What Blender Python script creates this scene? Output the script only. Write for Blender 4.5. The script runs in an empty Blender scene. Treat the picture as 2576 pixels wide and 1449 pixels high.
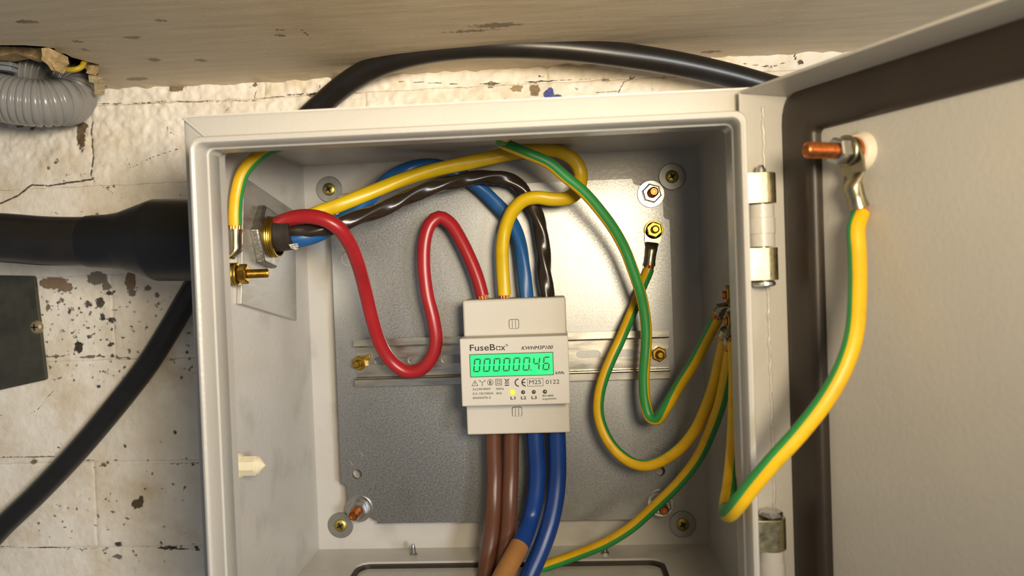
import bpy, math, random
import numpy as np
from mathutils import Vector, Matrix
from mathutils.geometry import tessellate_polygon
random.seed(4); RNG = np.random.RandomState(7)
S = 0.001                                    # everything below is written in millimetres
scn = bpy.context.scene; COL = scn.collection

# ------------------------------------------------------------------ camera
CAM = np.array([41.897, -567.837, 59.649]); FPX = 1892.3
RM = np.array([[0.997596, 0.058968, -0.03641], [-0.035147, -0.022305, -0.999133], [-0.059729, 0.998011, -0.020179]])
cd = bpy.data.cameras.new('camera'); cam = bpy.data.objects.new('camera', cd); COL.objects.link(cam)
cd.sensor_fit = 'HORIZONTAL'; cd.sensor_width = 36; cd.lens = FPX / 2576 * 36; cd.clip_start = 0.01; cd.clip_end = 20
mw = Matrix.Identity(4)
for i in range(3):
    mw[i][0] = RM[0][i]; mw[i][1] = -RM[1][i]; mw[i][2] = -RM[2][i]; mw[i][3] = CAM[i] * S
cam.matrix_world = mw; scn.camera = cam
cd.dof.use_dof = True; cd.dof.focus_distance = 0.50; cd.dof.aperture_fstop = 9.0

# ------------------------------------------------------------------ light
scn.view_settings.view_transform = 'Standard'; scn.view_settings.look = 'None'
scn.view_settings.gamma = 1.0; scn.view_settings.use_curve_mapping = False; scn.view_settings.exposure = 0.0
w = bpy.data.worlds.new('room_light'); scn.world = w; w.use_nodes = True
bg = w.node_tree.nodes['Background']; bg.inputs[0].default_value = (0.84, 0.90, 1.0, 1); bg.inputs[1].default_value = 0.20
def lamp(name, loc, target, size, watt, col, sy=None, spread=180):
    d = bpy.data.lights.new(name, 'AREA'); d.size = size * S; d.energy = watt; d.color = col
    d.shape = 'RECTANGLE' if sy else 'DISK'; d.spread = math.radians(spread)
    if sy: d.size_y = sy * S
    o = bpy.data.objects.new(name, d); COL.objects.link(o); o.location = Vector(loc) * S
    o.rotation_euler = (Vector(target) - Vector(loc)).to_track_quat('-Z', 'Y').to_euler()
lamp('warm_lamp', (150, -640, 122), (-80, 0, 190), 120, 1.35, (1, .83, .57), spread=108)
lamp('room_lamp', (760, -1350, 90), (-160, 0, -20), 260, 11.0, (.92, .95, 1.0))

# ------------------------------------------------------------------ helpers
def at(x, y, Y=None, X=None, Z=None):
    d = RM.T @ np.array([(x - 1288) / FPX, (y - 724.5) / FPX, 1.0])
    t = (Y - CAM[1]) / d[1] if Y is not None else ((X - CAM[0]) / d[0] if X is not None else (Z - CAM[2]) / d[2])
    return CAM + t * d
def lin(h):
    h = h.lstrip('#'); c = [int(h[i:i + 2], 16) / 255 for i in (0, 2, 4)]
    return tuple(v / 12.92 if v <= .04045 else ((v + .055) / 1.055) ** 2.4 for v in c) + (1,)
def mul(c, k): return tuple(min(1, v * k) for v in c[:3]) + (1,)

class G:
    def __init__(s): s.v = []; s.f = []; s.m = []
    def add(s, v, f, m=0):
        b = len(s.v); s.v += [tuple(p) for p in v]
        for k, q in enumerate(f):
            s.f.append(tuple(i + b for i in q)); s.m.append(m[k] if isinstance(m, list) else m)
        return s
    def box(s, a, b, m=0):
        x0, y0, z0 = a; x1, y1, z1 = b
        return s.add([(x0, y0, z0), (x1, y0, z0), (x1, y1, z0), (x0, y1, z0), (x0, y0, z1), (x1, y0, z1), (x1, y1, z1), (x0, y1, z1)],
                     [(0, 3, 2, 1), (4, 5, 6, 7), (0, 1, 5, 4), (1, 2, 6, 5), (2, 3, 7, 6), (3, 0, 4, 7)], m)
    def lathe(s, o, d, prof, n=24, m=0, cap=True, ref=None, phase=0):
        o = np.array(o, float); d = np.array(d, float); d /= np.linalg.norm(d)
        r = np.array(ref if ref is not None else ((0, 0, 1) if abs(d[2]) < .9 else (1, 0, 0)), float)
        r -= d * (r @ d); r /= np.linalg.norm(r); q = np.cross(d, r)
        V = []; F = []
        for (rad, h) in prof:
            for k in range(n):
                a = 2 * math.pi * k / n + phase
                V.append(o + d * h + rad * (r * math.cos(a) + q * math.sin(a)))
        for i in range(len(prof) - 1):
            for k in range(n):
                F.append((i * n + k, i * n + (k + 1) % n, (i + 1) * n + (k + 1) % n, (i + 1) * n + k))
        if cap:
            F.append(tuple(range(n - 1, -1, -1))); F.append(tuple((len(prof) - 1) * n + k for k in range(n)))
        return s.add(V, F, m)
    def prism(s, loops, o, ux, uy, h0, h1, m=0):
        """2D loops (outer, holes...) in the ux/uy plane, extruded along ux x uy from h0 to h1"""
        o, ux, uy = (np.array(a, float) for a in (o, ux, uy)); un = np.cross(ux, uy)
        flat = [p for L in loops for p in L]
        tri = tessellate_polygon([[Vector((p[0], p[1], 0)) for p in L] for L in loops])
        N = len(flat); V = [o + ux * p[0] + uy * p[1] + un * h for h in (h0, h1) for p in flat]
        F = []
        for t in tri:
            a, b, c = (flat[i] for i in t)
            if (b[0] - a[0]) * (c[1] - a[1]) - (b[1] - a[1]) * (c[0] - a[0]) < 0: t = (t[0], t[2], t[1])
            F.append((t[2], t[1], t[0])); F.append(tuple(i + N for i in t))
        b = 0
        for li, L in enumerate(loops):
            n = len(L); A = sum(L[i][0] * L[(i + 1) % n][1] - L[(i + 1) % n][0] * L[i][1] for i in range(n))
            ccw = (A > 0) == (li == 0)
            for i in range(n):
                j = (i + 1) % n; q = (b + i, b + j, b + j + N, b + i + N)
                F.append(q if ccw else q[::-1])
            b += n
        return s.add(V, F, m)
    def tube(s, P, rad, n=16, m=0, cap=True, frame=None, mod=None, mfun=None, twist=None):
        P = np.array(P, float); T = np.gradient(P, axis=0); T /= np.linalg.norm(T, axis=1)[:, None]
        V = []; F = []; M = []; up = None
        for i in range(len(P)):
            if frame is not None:
                c = frame - P[i]; c = c - T[i] * (c @ T[i]); L = np.linalg.norm(c)
                if up is not None and L < .35 * np.linalg.norm(frame - P[i]):
                    c2 = up - T[i] * (up @ T[i]); c = c / max(L, 1e-9) * .15 + c2
                up = c / np.linalg.norm(c)
            elif up is None:
                up = np.array((0, 0, 1.)) if abs(T[i][2]) < .8 else np.array((1., 0, 0)); up = up - T[i] * (up @ T[i]); up /= np.linalg.norm(up)
            else:
                up = up - T[i] * (up @ T[i]); up /= np.linalg.norm(up)
            b = np.cross(T[i], up); r = rad[i] if hasattr(rad, '__len__') else rad
            for k in range(n):
                a = 2 * math.pi * k / n + (twist[i] if twist is not None else 0); rr = r * (mod(i / (len(P) - 1), a) if mod else 1)
                V.append(P[i] + rr * (up * math.cos(a) + b * math.sin(a)))
        for i in range(len(P) - 1):
            for k in range(n):
                F.append((i * n + k, i * n + (k + 1) % n, (i + 1) * n + (k + 1) % n, (i + 1) * n + k))
                M.append(mfun(i, (k + .5) / n * 2 * math.pi) if mfun else m)
        if cap:
            F.append(tuple(range(n - 1, -1, -1))); F.append(tuple((len(P) - 1) * n + k for k in range(n))); M += [m, m]
        return s.add(V, F, M)
    def frame_sweep(s, prof, rc, m=0, nc=6, cx=0, cz=0, dx=0, dz=0):
        """closed (half, y) profile swept round a rounded square; rc = corner radius at half = prof[0]"""
        ring = []
        for q, (sx, sz) in enumerate(((1, 1), (-1, 1), (-1, -1), (1, -1))):
            for k in range(nc + 1):
                a = (q + k / nc) * math.pi / 2
                ring.append((sx, sz, math.cos(a), math.sin(a)))
        V = []; n = len(prof); R = len(ring)
        for (sx, sz, ca, sa) in ring:
            for (h, y, *r) in prof:
                r_ = r[0] if r else rc
                V.append((cx + sx * (h + dx - r_) + r_ * ca, y, cz + sz * (h + dz - r_) + r_ * sa))
        F = [(i * n + j, i * n + (j + 1) % n, ((i + 1) % R) * n + (j + 1) % n, ((i + 1) % R) * n + j) for i in range(R) for j in range(n)]
        return s.add(V, F, m)

def mesh_of(name, g, mats, smooth=35, off=(0, 0, 0)):
    me = bpy.data.meshes.new(name)
    v = (np.array(g.v, float) - np.array(off, float)) * S
    me.from_pydata(v.tolist(), [], g.f)
    for mt in (mats if isinstance(mats, (list, tuple)) else [mats]): me.materials.append(mt)
    if len(me.materials) > 1: me.polygons.foreach_set('material_index', g.m)
    if smooth:
        me.polygons.foreach_set('use_smooth', [True] * len(me.polygons))
        me.set_sharp_from_angle(angle=math.radians(smooth))
    me.update(); return me
OFF = {}
def thing(name, label, cat, loc, group=None):
    o = bpy.data.objects.new(name, None); COL.objects.link(o); o.location = Vector(loc) * S; o.empty_display_size = .01
    o['label'] = label; o['category'] = cat
    if group: o['group'] = group
    OFF[o] = tuple(loc); return o
def part(name, g, mats, parent, smooth=35, bevel=0, label=None, local=False, seg=2):
    off = (0, 0, 0) if local else OFF[parent]
    o = bpy.data.objects.new(name, mesh_of(name, g, mats, smooth, off)); COL.objects.link(o); o.parent = parent
    OFF[o] = off
    if bevel: bev(o, bevel, seg)
    if label: o['label'] = label
    return o
def bev(o, width, seg=2):
    md = o.modifiers.new('bevel', 'BEVEL'); md.width = width * S; md.segments = seg; md.limit_method = 'ANGLE'; md.angle_limit = math.radians(40)
def solo(name, g, mats, label=None, cat=None, smooth=35, bevel=0, kind=None, group=None):
    o = bpy.data.objects.new(name, mesh_of(name, g, mats, smooth)); COL.objects.link(o); OFF[o] = (0, 0, 0)
    if label: o['label'] = label
    if cat: o['category'] = cat
    if kind: o['kind'] = kind
    if group: o['group'] = group
    if bevel: bev(o, bevel)
    return o
def clone(root, loc, label):
    r = root.copy(); COL.objects.link(r); r.location = Vector(loc) * S; r['label'] = label
    for ch in list(root.children):
        c = ch.copy(); COL.objects.link(c); c.parent = r
        for gc in ch.children:
            d = gc.copy(); COL.objects.link(d); d.parent = c
    return r
def spline(P, step=2.0):
    P = np.array(P, float); Q = np.vstack([2 * P[0] - P[1], P, 2 * P[-1] - P[-2]]); out = []
    for i in range(1, len(Q) - 2):
        a, b, c, d = Q[i - 1], Q[i], Q[i + 1], Q[i + 2]
        ta, tb, tc = (max(1e-6, np.linalg.norm(q - p) ** .5) for p, q in ((a, b), (b, c), (c, d)))
        n = max(2, int(np.linalg.norm(c - b) / step))
        m1 = (c - b) + tb * ((b - a) / ta - (c - a) / (ta + tb)); m2 = (c - b) + tb * ((d - c) / tc - (d - b) / (tb + tc))
        for k in range(n):
            t = k / n
            out.append((2 * t ** 3 - 3 * t ** 2 + 1) * b + (t ** 3 - 2 * t ** 2 + t) * m1 + (-2 * t ** 3 + 3 * t ** 2) * c + (t ** 3 - t ** 2) * m2)
    out.append(P[-1]); return np.array(out)
def pts(L): return [at(x, y, Y) for (x, y, Y) in L]
def circ(cx, cy, r, n=20, a0=0): return [(cx + r * math.cos(a0 + 2 * math.pi * k / n), cy + r * math.sin(a0 + 2 * math.pi * k / n)) for k in range(n)]
def rrect(x0, y0, x1, y1, r, n=5):
    o = []
    for q, (cx, cy) in enumerate(((x1 - r, y1 - r), (x0 + r, y1 - r), (x0 + r, y0 + r), (x1 - r, y0 + r))):
        for k in range(n + 1):
            a = (q + k / n) * math.pi / 2; o.append((cx + r * math.cos(a), cy + r * math.sin(a)))
    return o

# ------------------------------------------------------------------ materials
def N(nt, t, **k):
    n = nt.nodes.new(t)
    for a, b in k.items(): setattr(n, a, b)
    return n
def mat(name, col, rough=.5, metal=0, var=.08, vs=60, bump=.0, bs=400, st=(1, 1, 1), rvar=0, dirt=0, dcol='#2a251f', ds=90, emit=0, spec=.5, coat=0):
    m = bpy.data.materials.new(name); m.use_nodes = True; nt = m.node_tree; L = nt.links
    b = nt.nodes['Principled BSDF']; c = lin(col) if isinstance(col, str) else col
    tc = N(nt, 'ShaderNodeTexCoord'); mp = N(nt, 'ShaderNodeMapping'); mp.inputs['Scale'].default_value = st
    L.new(tc.outputs['Object'], mp.inputs['Vector'])
    no = N(nt, 'ShaderNodeTexNoise'); no.inputs['Scale'].default_value = vs; no.inputs['Detail'].default_value = 6; no.inputs['Roughness'].default_value = .6
    L.new(mp.outputs[0], no.inputs['Vector'])
    rp = N(nt, 'ShaderNodeValToRGB'); rp.color_ramp.elements[0].position = .3; rp.color_ramp.elements[1].position = .7
    rp.color_ramp.elements[0].color = mul(c, 1 - var); rp.color_ramp.elements[1].color = mul(c, 1 + var)
    L.new(no.outputs['Fac'], rp.inputs['Fac']); out = rp.outputs['Color']
    if dirt:
        n2 = N(nt, 'ShaderNodeTexNoise'); n2.inputs['Scale'].default_value = ds; n2.inputs['Detail'].default_value = 8; L.new(tc.outputs['Object'], n2.inputs['Vector'])
        r2 = N(nt, 'ShaderNodeValToRGB'); r2.color_ramp.elements[0].position = .56; r2.color_ramp.elements[1].position = .72
        r2.color_ramp.elements[1].color = (dirt, dirt, dirt, 1); L.new(n2.outputs['Fac'], r2.inputs['Fac'])
        mx = N(nt, 'ShaderNodeMixRGB'); L.new(r2.outputs['Color'], mx.inputs['Fac']); L.new(out, mx.inputs['Color1']); mx.inputs['Color2'].default_value = lin(dcol); out = mx.outputs['Color']
    L.new(out, b.inputs['Base Color'])
    b.inputs['Roughness'].default_value = rough; b.inputs['Metallic'].default_value = metal
    b.inputs['Specular IOR Level'].default_value = spec; b.inputs['Coat Weight'].default_value = coat; b.inputs['Coat Roughness'].default_value = .15
    if rvar:
        mr = N(nt, 'ShaderNodeMapRange'); mr.inputs['From Min'].default_value = .3; mr.inputs['From Max'].default_value = .7
        mr.inputs['To Min'].default_value = max(.05, rough - rvar); mr.inputs['To Max'].default_value = min(1, rough + rvar)
        L.new(no.outputs['Fac'], mr.inputs['Value']); L.new(mr.outputs[0], b.inputs['Roughness'])
    if bump:
        n3 = N(nt, 'ShaderNodeTexNoise'); n3.inputs['Scale'].default_value = bs; n3.inputs['Detail'].default_value = 3; L.new(mp.outputs[0], n3.inputs['Vector'])
        bp = N(nt, 'ShaderNodeBump'); bp.inputs['Strength'].default_value = bump; bp.inputs['Distance'].default_value = .0006
        L.new(n3.outputs['Fac'], bp.inputs['Height']); L.new(bp.outputs[0], b.inputs['Normal'])
    if emit:
        b.inputs['Emission Color'].default_value = c; b.inputs['Emission Strength'].default_value = emit
    return m
def chip_mat(name, c1, c2, stain, rough, bump, bs, st=(1, 1, 1), speck='#6b5f4e', stain_amt=.6, jit=1.6, sparkle_spots=None, bd=.0009):
    """painted surface whose chips, cracks and painted cable shadow come from the 'chip' (mm inside) and 'chipcol' vertex attributes"""
    m = bpy.data.materials.new(name); m.use_nodes = True; nt = m.node_tree; L = nt.links; b = nt.nodes['Principled BSDF']
    geo = N(nt, 'ShaderNodeNewGeometry'); mp = N(nt, 'ShaderNodeMapping'); mp.inputs['Scale'].default_value = st; L.new(geo.outputs['Position'], mp.inputs['Vector'])
    def noise(sc, det=6, vec=None, ro=.6):
        n = N(nt, 'ShaderNodeTexNoise'); n.inputs['Scale'].default_value = sc; n.inputs['Detail'].default_value = det; n.inputs['Roughness'].default_value = ro
        L.new(vec or geo.outputs['Position'], n.inputs['Vector']); return n.outputs['Fac']
    def ramp(src, p0, p1, a, bb):
        r = N(nt, 'ShaderNodeValToRGB'); r.color_ramp.elements[0].position = p0; r.color_ramp.elements[1].position = p1
        r.color_ramp.elements[0].color = a; r.color_ramp.elements[1].color = bb; L.new(src, r.inputs['Fac']); return r.outputs['Color']
    def mix(f, a, bb):
        x = N(nt, 'ShaderNodeMixRGB'); L.new(f, x.inputs['Fac'])
        for s_, k in ((a, 'Color1'), (bb, 'Color2')):
            if isinstance(s_, tuple): x.inputs[k].default_value = s_
            else: L.new(s_, x.inputs[k])
        return x.outputs['Color']
    W, K = (1, 1, 1, 1), (0, 0, 0, 1)
    base = ramp(noise(55, 8, mp.outputs[0]), .3, .7, lin(c1), lin(c2))
    base = mix(ramp(noise(17, 7), .52, .72, K, (stain_amt,) * 3 + (1,)), base, lin(stain))
    base = mix(ramp(noise(420, 4), .70, .76, K, (.75,) * 3 + (1,)), base, lin(speck))
    if sparkle_spots: base = mix(ramp(noise(520, 2), .71, .725, K, W), base, lin(sparkle_spots))  # pale specks painted in for the sparkle of glossy bits
    at1 = N(nt, 'ShaderNodeAttribute'); at1.attribute_name = 'chip'; at2 = N(nt, 'ShaderNodeAttribute'); at2.attribute_name = 'chipcol'
    jn = N(nt, 'ShaderNodeMath', operation='MULTIPLY_ADD'); L.new(noise(330, 6, ro=.7), jn.inputs[0]); jn.inputs[1].default_value = jit * 4; jn.inputs[2].default_value = -jit * 2
    ad = N(nt, 'ShaderNodeMath', operation='ADD'); L.new(jn.outputs[0], ad.inputs[0]); L.new(at1.outputs['Fac'], ad.inputs[1])
    th = N(nt, 'ShaderNodeMapRange'); th.inputs['From Min'].default_value = 0; th.inputs['From Max'].default_value = .5; L.new(ad.outputs[0], th.inputs['Value'])
    cc = mix(ramp(noise(260, 5), .35, .65, (.35,) * 3 + (1,), K), at2.outputs['Color'], lin('#8a7a66'))
    base = mix(th.outputs[0], base, cc)
    L.new(base, b.inputs['Base Color']); b.inputs['Roughness'].default_value = rough; b.inputs['Specular IOR Level'].default_value = .4
    h = N(nt, 'ShaderNodeMath', operation='MULTIPLY_ADD'); L.new(th.outputs[0], h.inputs[0]); h.inputs[1].default_value = -.5; L.new(noise(bs, 5, mp.outputs[0]), h.inputs[2])
    bp = N(nt, 'ShaderNodeBump'); bp.inputs['Strength'].default_value = bump; bp.inputs['Distance'].default_value = bd
    L.new(h.outputs[0], bp.inputs['Height']); L.new(bp.outputs[0], b.inputs['Normal'])
    return m
M_WALL = chip_mat('cream_painted_brick', '#e8dcc8', '#f7efe0', '#cdb58a', .62, .85, 240, stain_amt=.75)
M_MORT = chip_mat('mortar', '#c4b598', '#d4c7ae', '#a8987a', .8, .6, 300)
M_CEIL = chip_mat('brown_painted_board', '#c0b096', '#cdbea3', '#b09f80', .5, .35, 300, st=(.25, 2.2, 1), sparkle_spots='#efe2c6', stain_amt=.4, jit=2.6, bd=.0006)
M_TORN = mat('torn_fibreboard', '#b79a6c', .9, var=.3, vs=220, bump=.9, bs=500, dirt=.6)
M_DARK = mat('dark_recess_shade', '#1c1712', .9)  # near-black colour stands in for shade in the void and screw slots
M_BOX = mat('grey_powder_coat', '#b4b1ab', .34, var=.025, vs=25, bump=.28, bs=420)
M_BOXIN = mat('grey_powder_coat_inner', '#bfbcb7', .32, var=.03, vs=25, bump=.30, bs=300, dirt=.25, dcol='#6a655c', ds=28)
M_GASK = mat('dark_foam_gasket', '#2b231c', .45, var=.15, vs=60, bump=.12, bs=300)
M_GALV = mat('galvanised_steel', '#9a9c9e', .42, 1, var=.13, vs=900, rvar=.09, st=(.8, 1, 1), bump=.05, bs=1200, dirt=.35, dcol='#8a8882', ds=35)
M_RAIL = mat('zinc_rail', '#bdbab2', .30, 1, var=.08, vs=90, rvar=.08, st=(.3, 1, 1.5))
M_ALU = mat('brushed_aluminium', '#d2cfc8', .55, 1, var=.07, vs=140, st=(1, .5, 2), rvar=.08, bump=.05, bs=500)
M_ZINC = mat('bright_zinc', '#c8c8c8', .26, 1, var=.06, vs=200, rvar=.08)
M_WASH = mat('dull_zinc_washer', '#a9aaa8', .42, 1, var=.08, vs=150)
M_BRASS = mat('brass', '#b8963f', .32, 1, var=.10, vs=250, rvar=.08)
M_YZ = mat('yellow_passivated_screw', '#b7a55a', .38, 1, var=.15, vs=300)
M_COPR = mat('copper', '#c47a45', .32, 1, var=.12, vs=300, rvar=.08)
M_LUG = mat('tinned_lug', '#a29a82', .32, 1, var=.10, vs=200, rvar=.08)
M_CHROME = mat('nickel_hinge', '#aea381', .33, 1, var=.10, vs=260, rvar=.1, bump=.1, bs=500)
M_CAST = mat('cast_locknut', '#a8a49a', .40, 1, var=.22, vs=260, bump=.5, bs=420, dirt=.4)
M_METER = mat('warm_grey_plastic', '#c3beb5', .52, var=.015, vs=60, bump=.04, bs=1200)
M_INK = mat('black_print', '#17141c', .6)
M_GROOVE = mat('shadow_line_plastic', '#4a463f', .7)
M_LCD = mat('green_backlit_lcd', '#24e07c', .3, emit=.52, var=.03)
M_SEG = mat('lcd_segment', '#12523a', .4)
M_LEDY = mat('lit_yellow_led', '#ffd21c', .25, emit=1.0)
M_LEDO = mat('unlit_led', '#4d4a2e', .12, coat=1, var=.2, vs=400)
M_RED = mat('red_pvc', '#9a1e25', .34, var=.08, vs=90, bump=.05, bs=200)
M_YEL = mat('yellow_pvc', '#d0ae10', .36, var=.08, vs=90, bump=.06, bs=200)
M_BLU = mat('blue_pvc', '#1b528a', .38, var=.08, vs=90, bump=.05, bs=200)
M_BLK = mat('black_pvc_core', '#2a2119', .26, var=.15, vs=120)
M_TBRN = mat('brown_tail_pvc', '#5e3b2a', .34, var=.06, vs=60, bump=.03)
M_TBLU = mat('blue_tail_pvc', '#12377a', .34, var=.06, vs=60, bump=.03)
M_TAN = mat('brown_sleeving', '#96693a', .30, var=.08, vs=70)
M_GYY = mat('earth_yellow', '#dcae10', .42, var=.07, vs=80, dirt=.18, dcol='#5a5a1c', ds=120)
M_GYG = mat('earth_green', '#2f8a45', .42, var=.07, vs=80)
M_BCAB = mat('black_cable_sheath', '#1e1b18', .34, var=.25, vs=60, st=(1, 1, 1), bump=.08, bs=150)
M_SHR = mat('black_shroud', '#0f0f10', .40, var=.1)
M_INSH = mat('inner_black_bedding', '#2e2620', .45, var=.25, vs=150, st=(3, 1, 1), bump=.35, bs=260)
M_FLUFF = mat('white_filler', '#c9c4bd', .9, bump=.8, bs=900)
M_COND = mat('grey_conduit_plastic', '#908d88', .24, var=.03)
M_GREYC = mat('grey_trunk_plastic', '#8b8e91', .5)
M_YCAB = mat('yellow_flex', '#b89a1e', .45)
M_PLAT = mat('old_green_grey_plate', '#4d4c40', .46, .35, var=.38, vs=30, bump=.35, bs=160, dirt=.9, dcol='#33291a', ds=34)
M_OLDS = mat('old_painted_screw', '#9a8a66', .45, .3, var=.2, vs=300, bump=.3)
M_NYL = mat('cream_nylon', '#ddd4b8', .45, var=.05, vs=120)
M_WSEAL = mat('white_sealant', '#d8cdbd', .6)

# ------------------------------------------------------------------ wall of painted bricks
WY = 21.0
def vnoise(x, z, sc, seed):
    u, v = x / sc, z / sc; i, j = np.floor(u).astype(int), np.floor(v).astype(int); a, b = u - i, v - j
    a = a * a * (3 - 2 * a); b = b * b * (3 - 2 * b)
    h = lambda p, q: np.modf(np.abs(np.sin(p * 127.1 + q * 311.7 + seed * 74.7) * 43758.5453))[0]
    return (h(i, j) * (1 - a) + h(i + 1, j) * a) * (1 - b) + (h(i, j + 1) * (1 - a) + h(i + 1, j + 1) * a) * b - .5
def relief(x, z):
    r = 3.0 * vnoise(x, z, 60, 1) + 1.6 * vnoise(x, z, 24, 2) + .8 * vnoise(x, z, 9, 3)
    top = np.clip((z - 140) / 40, 0, 1)
    return r * (.55 + .5 * top) + top * (1.9 * vnoise(x, z, 5, 4) + 1.0 * vnoise(x, z, 2.6, 5)) + .35 * vnoise(x, z, 3.5, 6)
DG, BR, BK, OC, BL = lin('#37363a'), lin('#80694f'), lin('#1a1713'), lin('#7a5e2e'), lin('#27409a')
TN, GR = lin('#8f7358'), lin('#7d7468')
CH = []   # (x, z, rx, rz, colour)
def chip(px, py, rx, ry, c): p = at(px, py, WY); k = .311; CH.append((p[0], p[2], rx * k, ry * k, c))
for a in ((135, 712, 42, 16, TN), (165, 722, 22, 12, TN), (245, 700, 28, 18, GR), (268, 720, 12, 12, GR), (276, 738, 8, 7, DG), (328, 706, 15, 26, TN), (332, 736, 12, 9, GR),
          (372, 725, 10, 8, GR), (398, 742, 9, 6, GR), (402, 762, 5, 3, DG), (222, 765, 11, 8, DG), (252, 762, 12, 15, DG), (258, 798, 8, 10, DG), (281, 805, 12, 7, DG), (174, 783, 5, 8, DG),
          (196, 873, 12, 17, BK), (222, 846, 5, 6, DG), (160, 764, 6, 4, DG), (120, 774, 6, 11, BR), (200, 777, 4, 5, DG), (328, 822, 6, 3, DG), (278, 868, 8, 5, DG), (140, 896, 6, 5, BK),
          (230, 898, 12, 3, DG), (256, 899, 12, 3, DG), (282, 896, 8, 4, DG), (246, 973, 6, 5, DG), (268, 935, 3, 5, DG), (325, 885, 4, 8, GR), (470, 884, 5, 4, DG), (475, 930, 4, 5, GR),
          (85, 1162, 11, 7, BR), (262, 1168, 13, 5, OC), (148, 1126, 4, 3, DG), (440, 1088, 5, 5, DG), (345, 1268, 17, 13, lin('#4a3620')), (356, 1256, 7, 9, lin('#4a3620')), (277, 1244, 3, 4, OC),
          (299, 1369, 10, 7, DG), (298, 1400, 13, 7, GR), (336, 1387, 5, 3, DG), (428, 1378, 20, 5, BK), (405, 1366, 4, 4, DG), (492, 1378, 12, 4, BK), (96, 1316, 4, 4, GR), (98, 1335, 4, 3, DG),
          (204, 345, 12, 34, lin('#5d4a2c')), (207, 318, 16, 10, lin('#5d4a2c')), (445, 221, 22, 10, BR), (50, 316, 16, 4, BR), (85, 322, 8, 7, BR), (640, 213, 6, 5, lin('#6b5a3c')), (785, 237, 14, 5, BK),
          (845, 200, 14, 8, TN), (1382, 240, 13, 20, BL), (1396, 247, 22, 9, BL), (1235, 213, 9, 8, lin('#94825e')), (1300, 222, 18, 8, lin('#a58c5c')), (1345, 226, 14, 16, lin('#8c7856')),
          (1525, 201, 10, 6, BR), (1938, 168, 5, 3, BK), (2012, 156, 5, 6, lin('#4c4130')), (1770, 145, 14, 8, OC), (1358, 192, 6, 2, DG), (1450, 224, 3, 4, DG), (2000, 132, 3, 12, lin('#4c4130'))):
    chip(*a)
for k in range(300):      # fine flecks round the old plate and along the courses
    px, py = (RNG.uniform(100, 490) if k % 3 else RNG.uniform(102, 300)), RNG.choice([RNG.uniform(720, 960), RNG.uniform(1100, 1440), RNG.uniform(330, 720)], p=[.62, .28, .10])
    chip(px, py, RNG.uniform(1.5, 5), RNG.uniform(1.5, 4), [DG, GR, BR][RNG.randint(3)])
CR = []   # cracks: polylines on the wall, half width
def crack(L, wdt=.55, c=lin('#4a3e2e')): CR.append((np.array([at(x, y, WY)[[0, 2]] for x, y in L]), wdt, c))
crack([(232, 305), (228, 345), (233, 395), (230, 440), (238, 455)], .7)
crack([(0, 512), (45, 492), (80, 465), (125, 468), (170, 460), (230, 452)], .75)
crack([(238, 455), (290, 490), (310, 498)], .3); crack([(335, 420), (390, 392), (455, 372)], .35)
crack([(245, 263), (330, 260), (420, 255), (530, 255), (640, 250), (730, 238), (800, 235)], .6)
crack([(640, 205), (643, 230), (636, 248)], .45); crack([(800, 238), (808, 205)], .4); crack([(415, 300), (420, 330), (455, 345)], .35); crack([(585, 255), (560, 290)], .3)
crack([(0, 1045), (70, 1045), (95, 1030), (135, 980)], .3); crack([(0, 1376), (200, 1380), (380, 1376), (500, 1384)], .5); crack([(310, 900), (328, 905)], .4)
crack([(0, 1150), (120, 1148), (240, 1160)], .6, lin('#8a7a62')); crack([(110, 897), (300, 900), (470, 906)], .4, lin('#8a7a62')); crack([(240, 1172), (500, 1165)], .35, lin('#a08f74'))
crack([(1000, 205), (1150, 212), (1290, 210), (1420, 200), (1600, 190)], .45); crack([(1555, 232), (1570, 205), (1600, 192)], .45); crack([(1500, 232), (1560, 228)], .3)
crack([(1870, 160), (1940, 168), (1985, 155)], .4); crack([(1990, 130), (2005, 150), (2020, 160)], .5); crack([(270, 330), (300, 360), (330, 425)], .3)
def chip_fields(X, Z):
    f = np.full(X.shape, -40.0); col = np.zeros(X.shape + (4,)); col[...] = BR
    def put(sd, c):
        u = sd > f; f[u] = sd[u]; col[u] = c
    for (cx, cz, rx, rz, c) in CH:
        q = np.sqrt(((X - cx) / rx) ** 2 + ((Z - cz) / rz) ** 2); put((1 - q) * min(rx, rz) * 1.0, c)
    for (L, wd, c) in CR:
        for a, b in zip(L[:-1], L[1:]):
            d = b - a; t = np.clip(((X - a[0]) * d[0] + (Z - a[1]) * d[1]) / (d @ d), 0, 1)
            put((wd - np.hypot(X - a[0] - t * d[0], Z - a[1] - t * d[1])) * 4, c)
    return f, col
def attrs(me, f, col):
    a = me.attributes.new('chip', 'FLOAT', 'POINT'); a.data.foreach_set('value', f.ravel().astype(np.float32))
    c = me.attributes.new('chipcol', 'FLOAT_COLOR', 'POINT'); c.data.foreach_set('color', col.reshape(-1).astype(np.float32))
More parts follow.
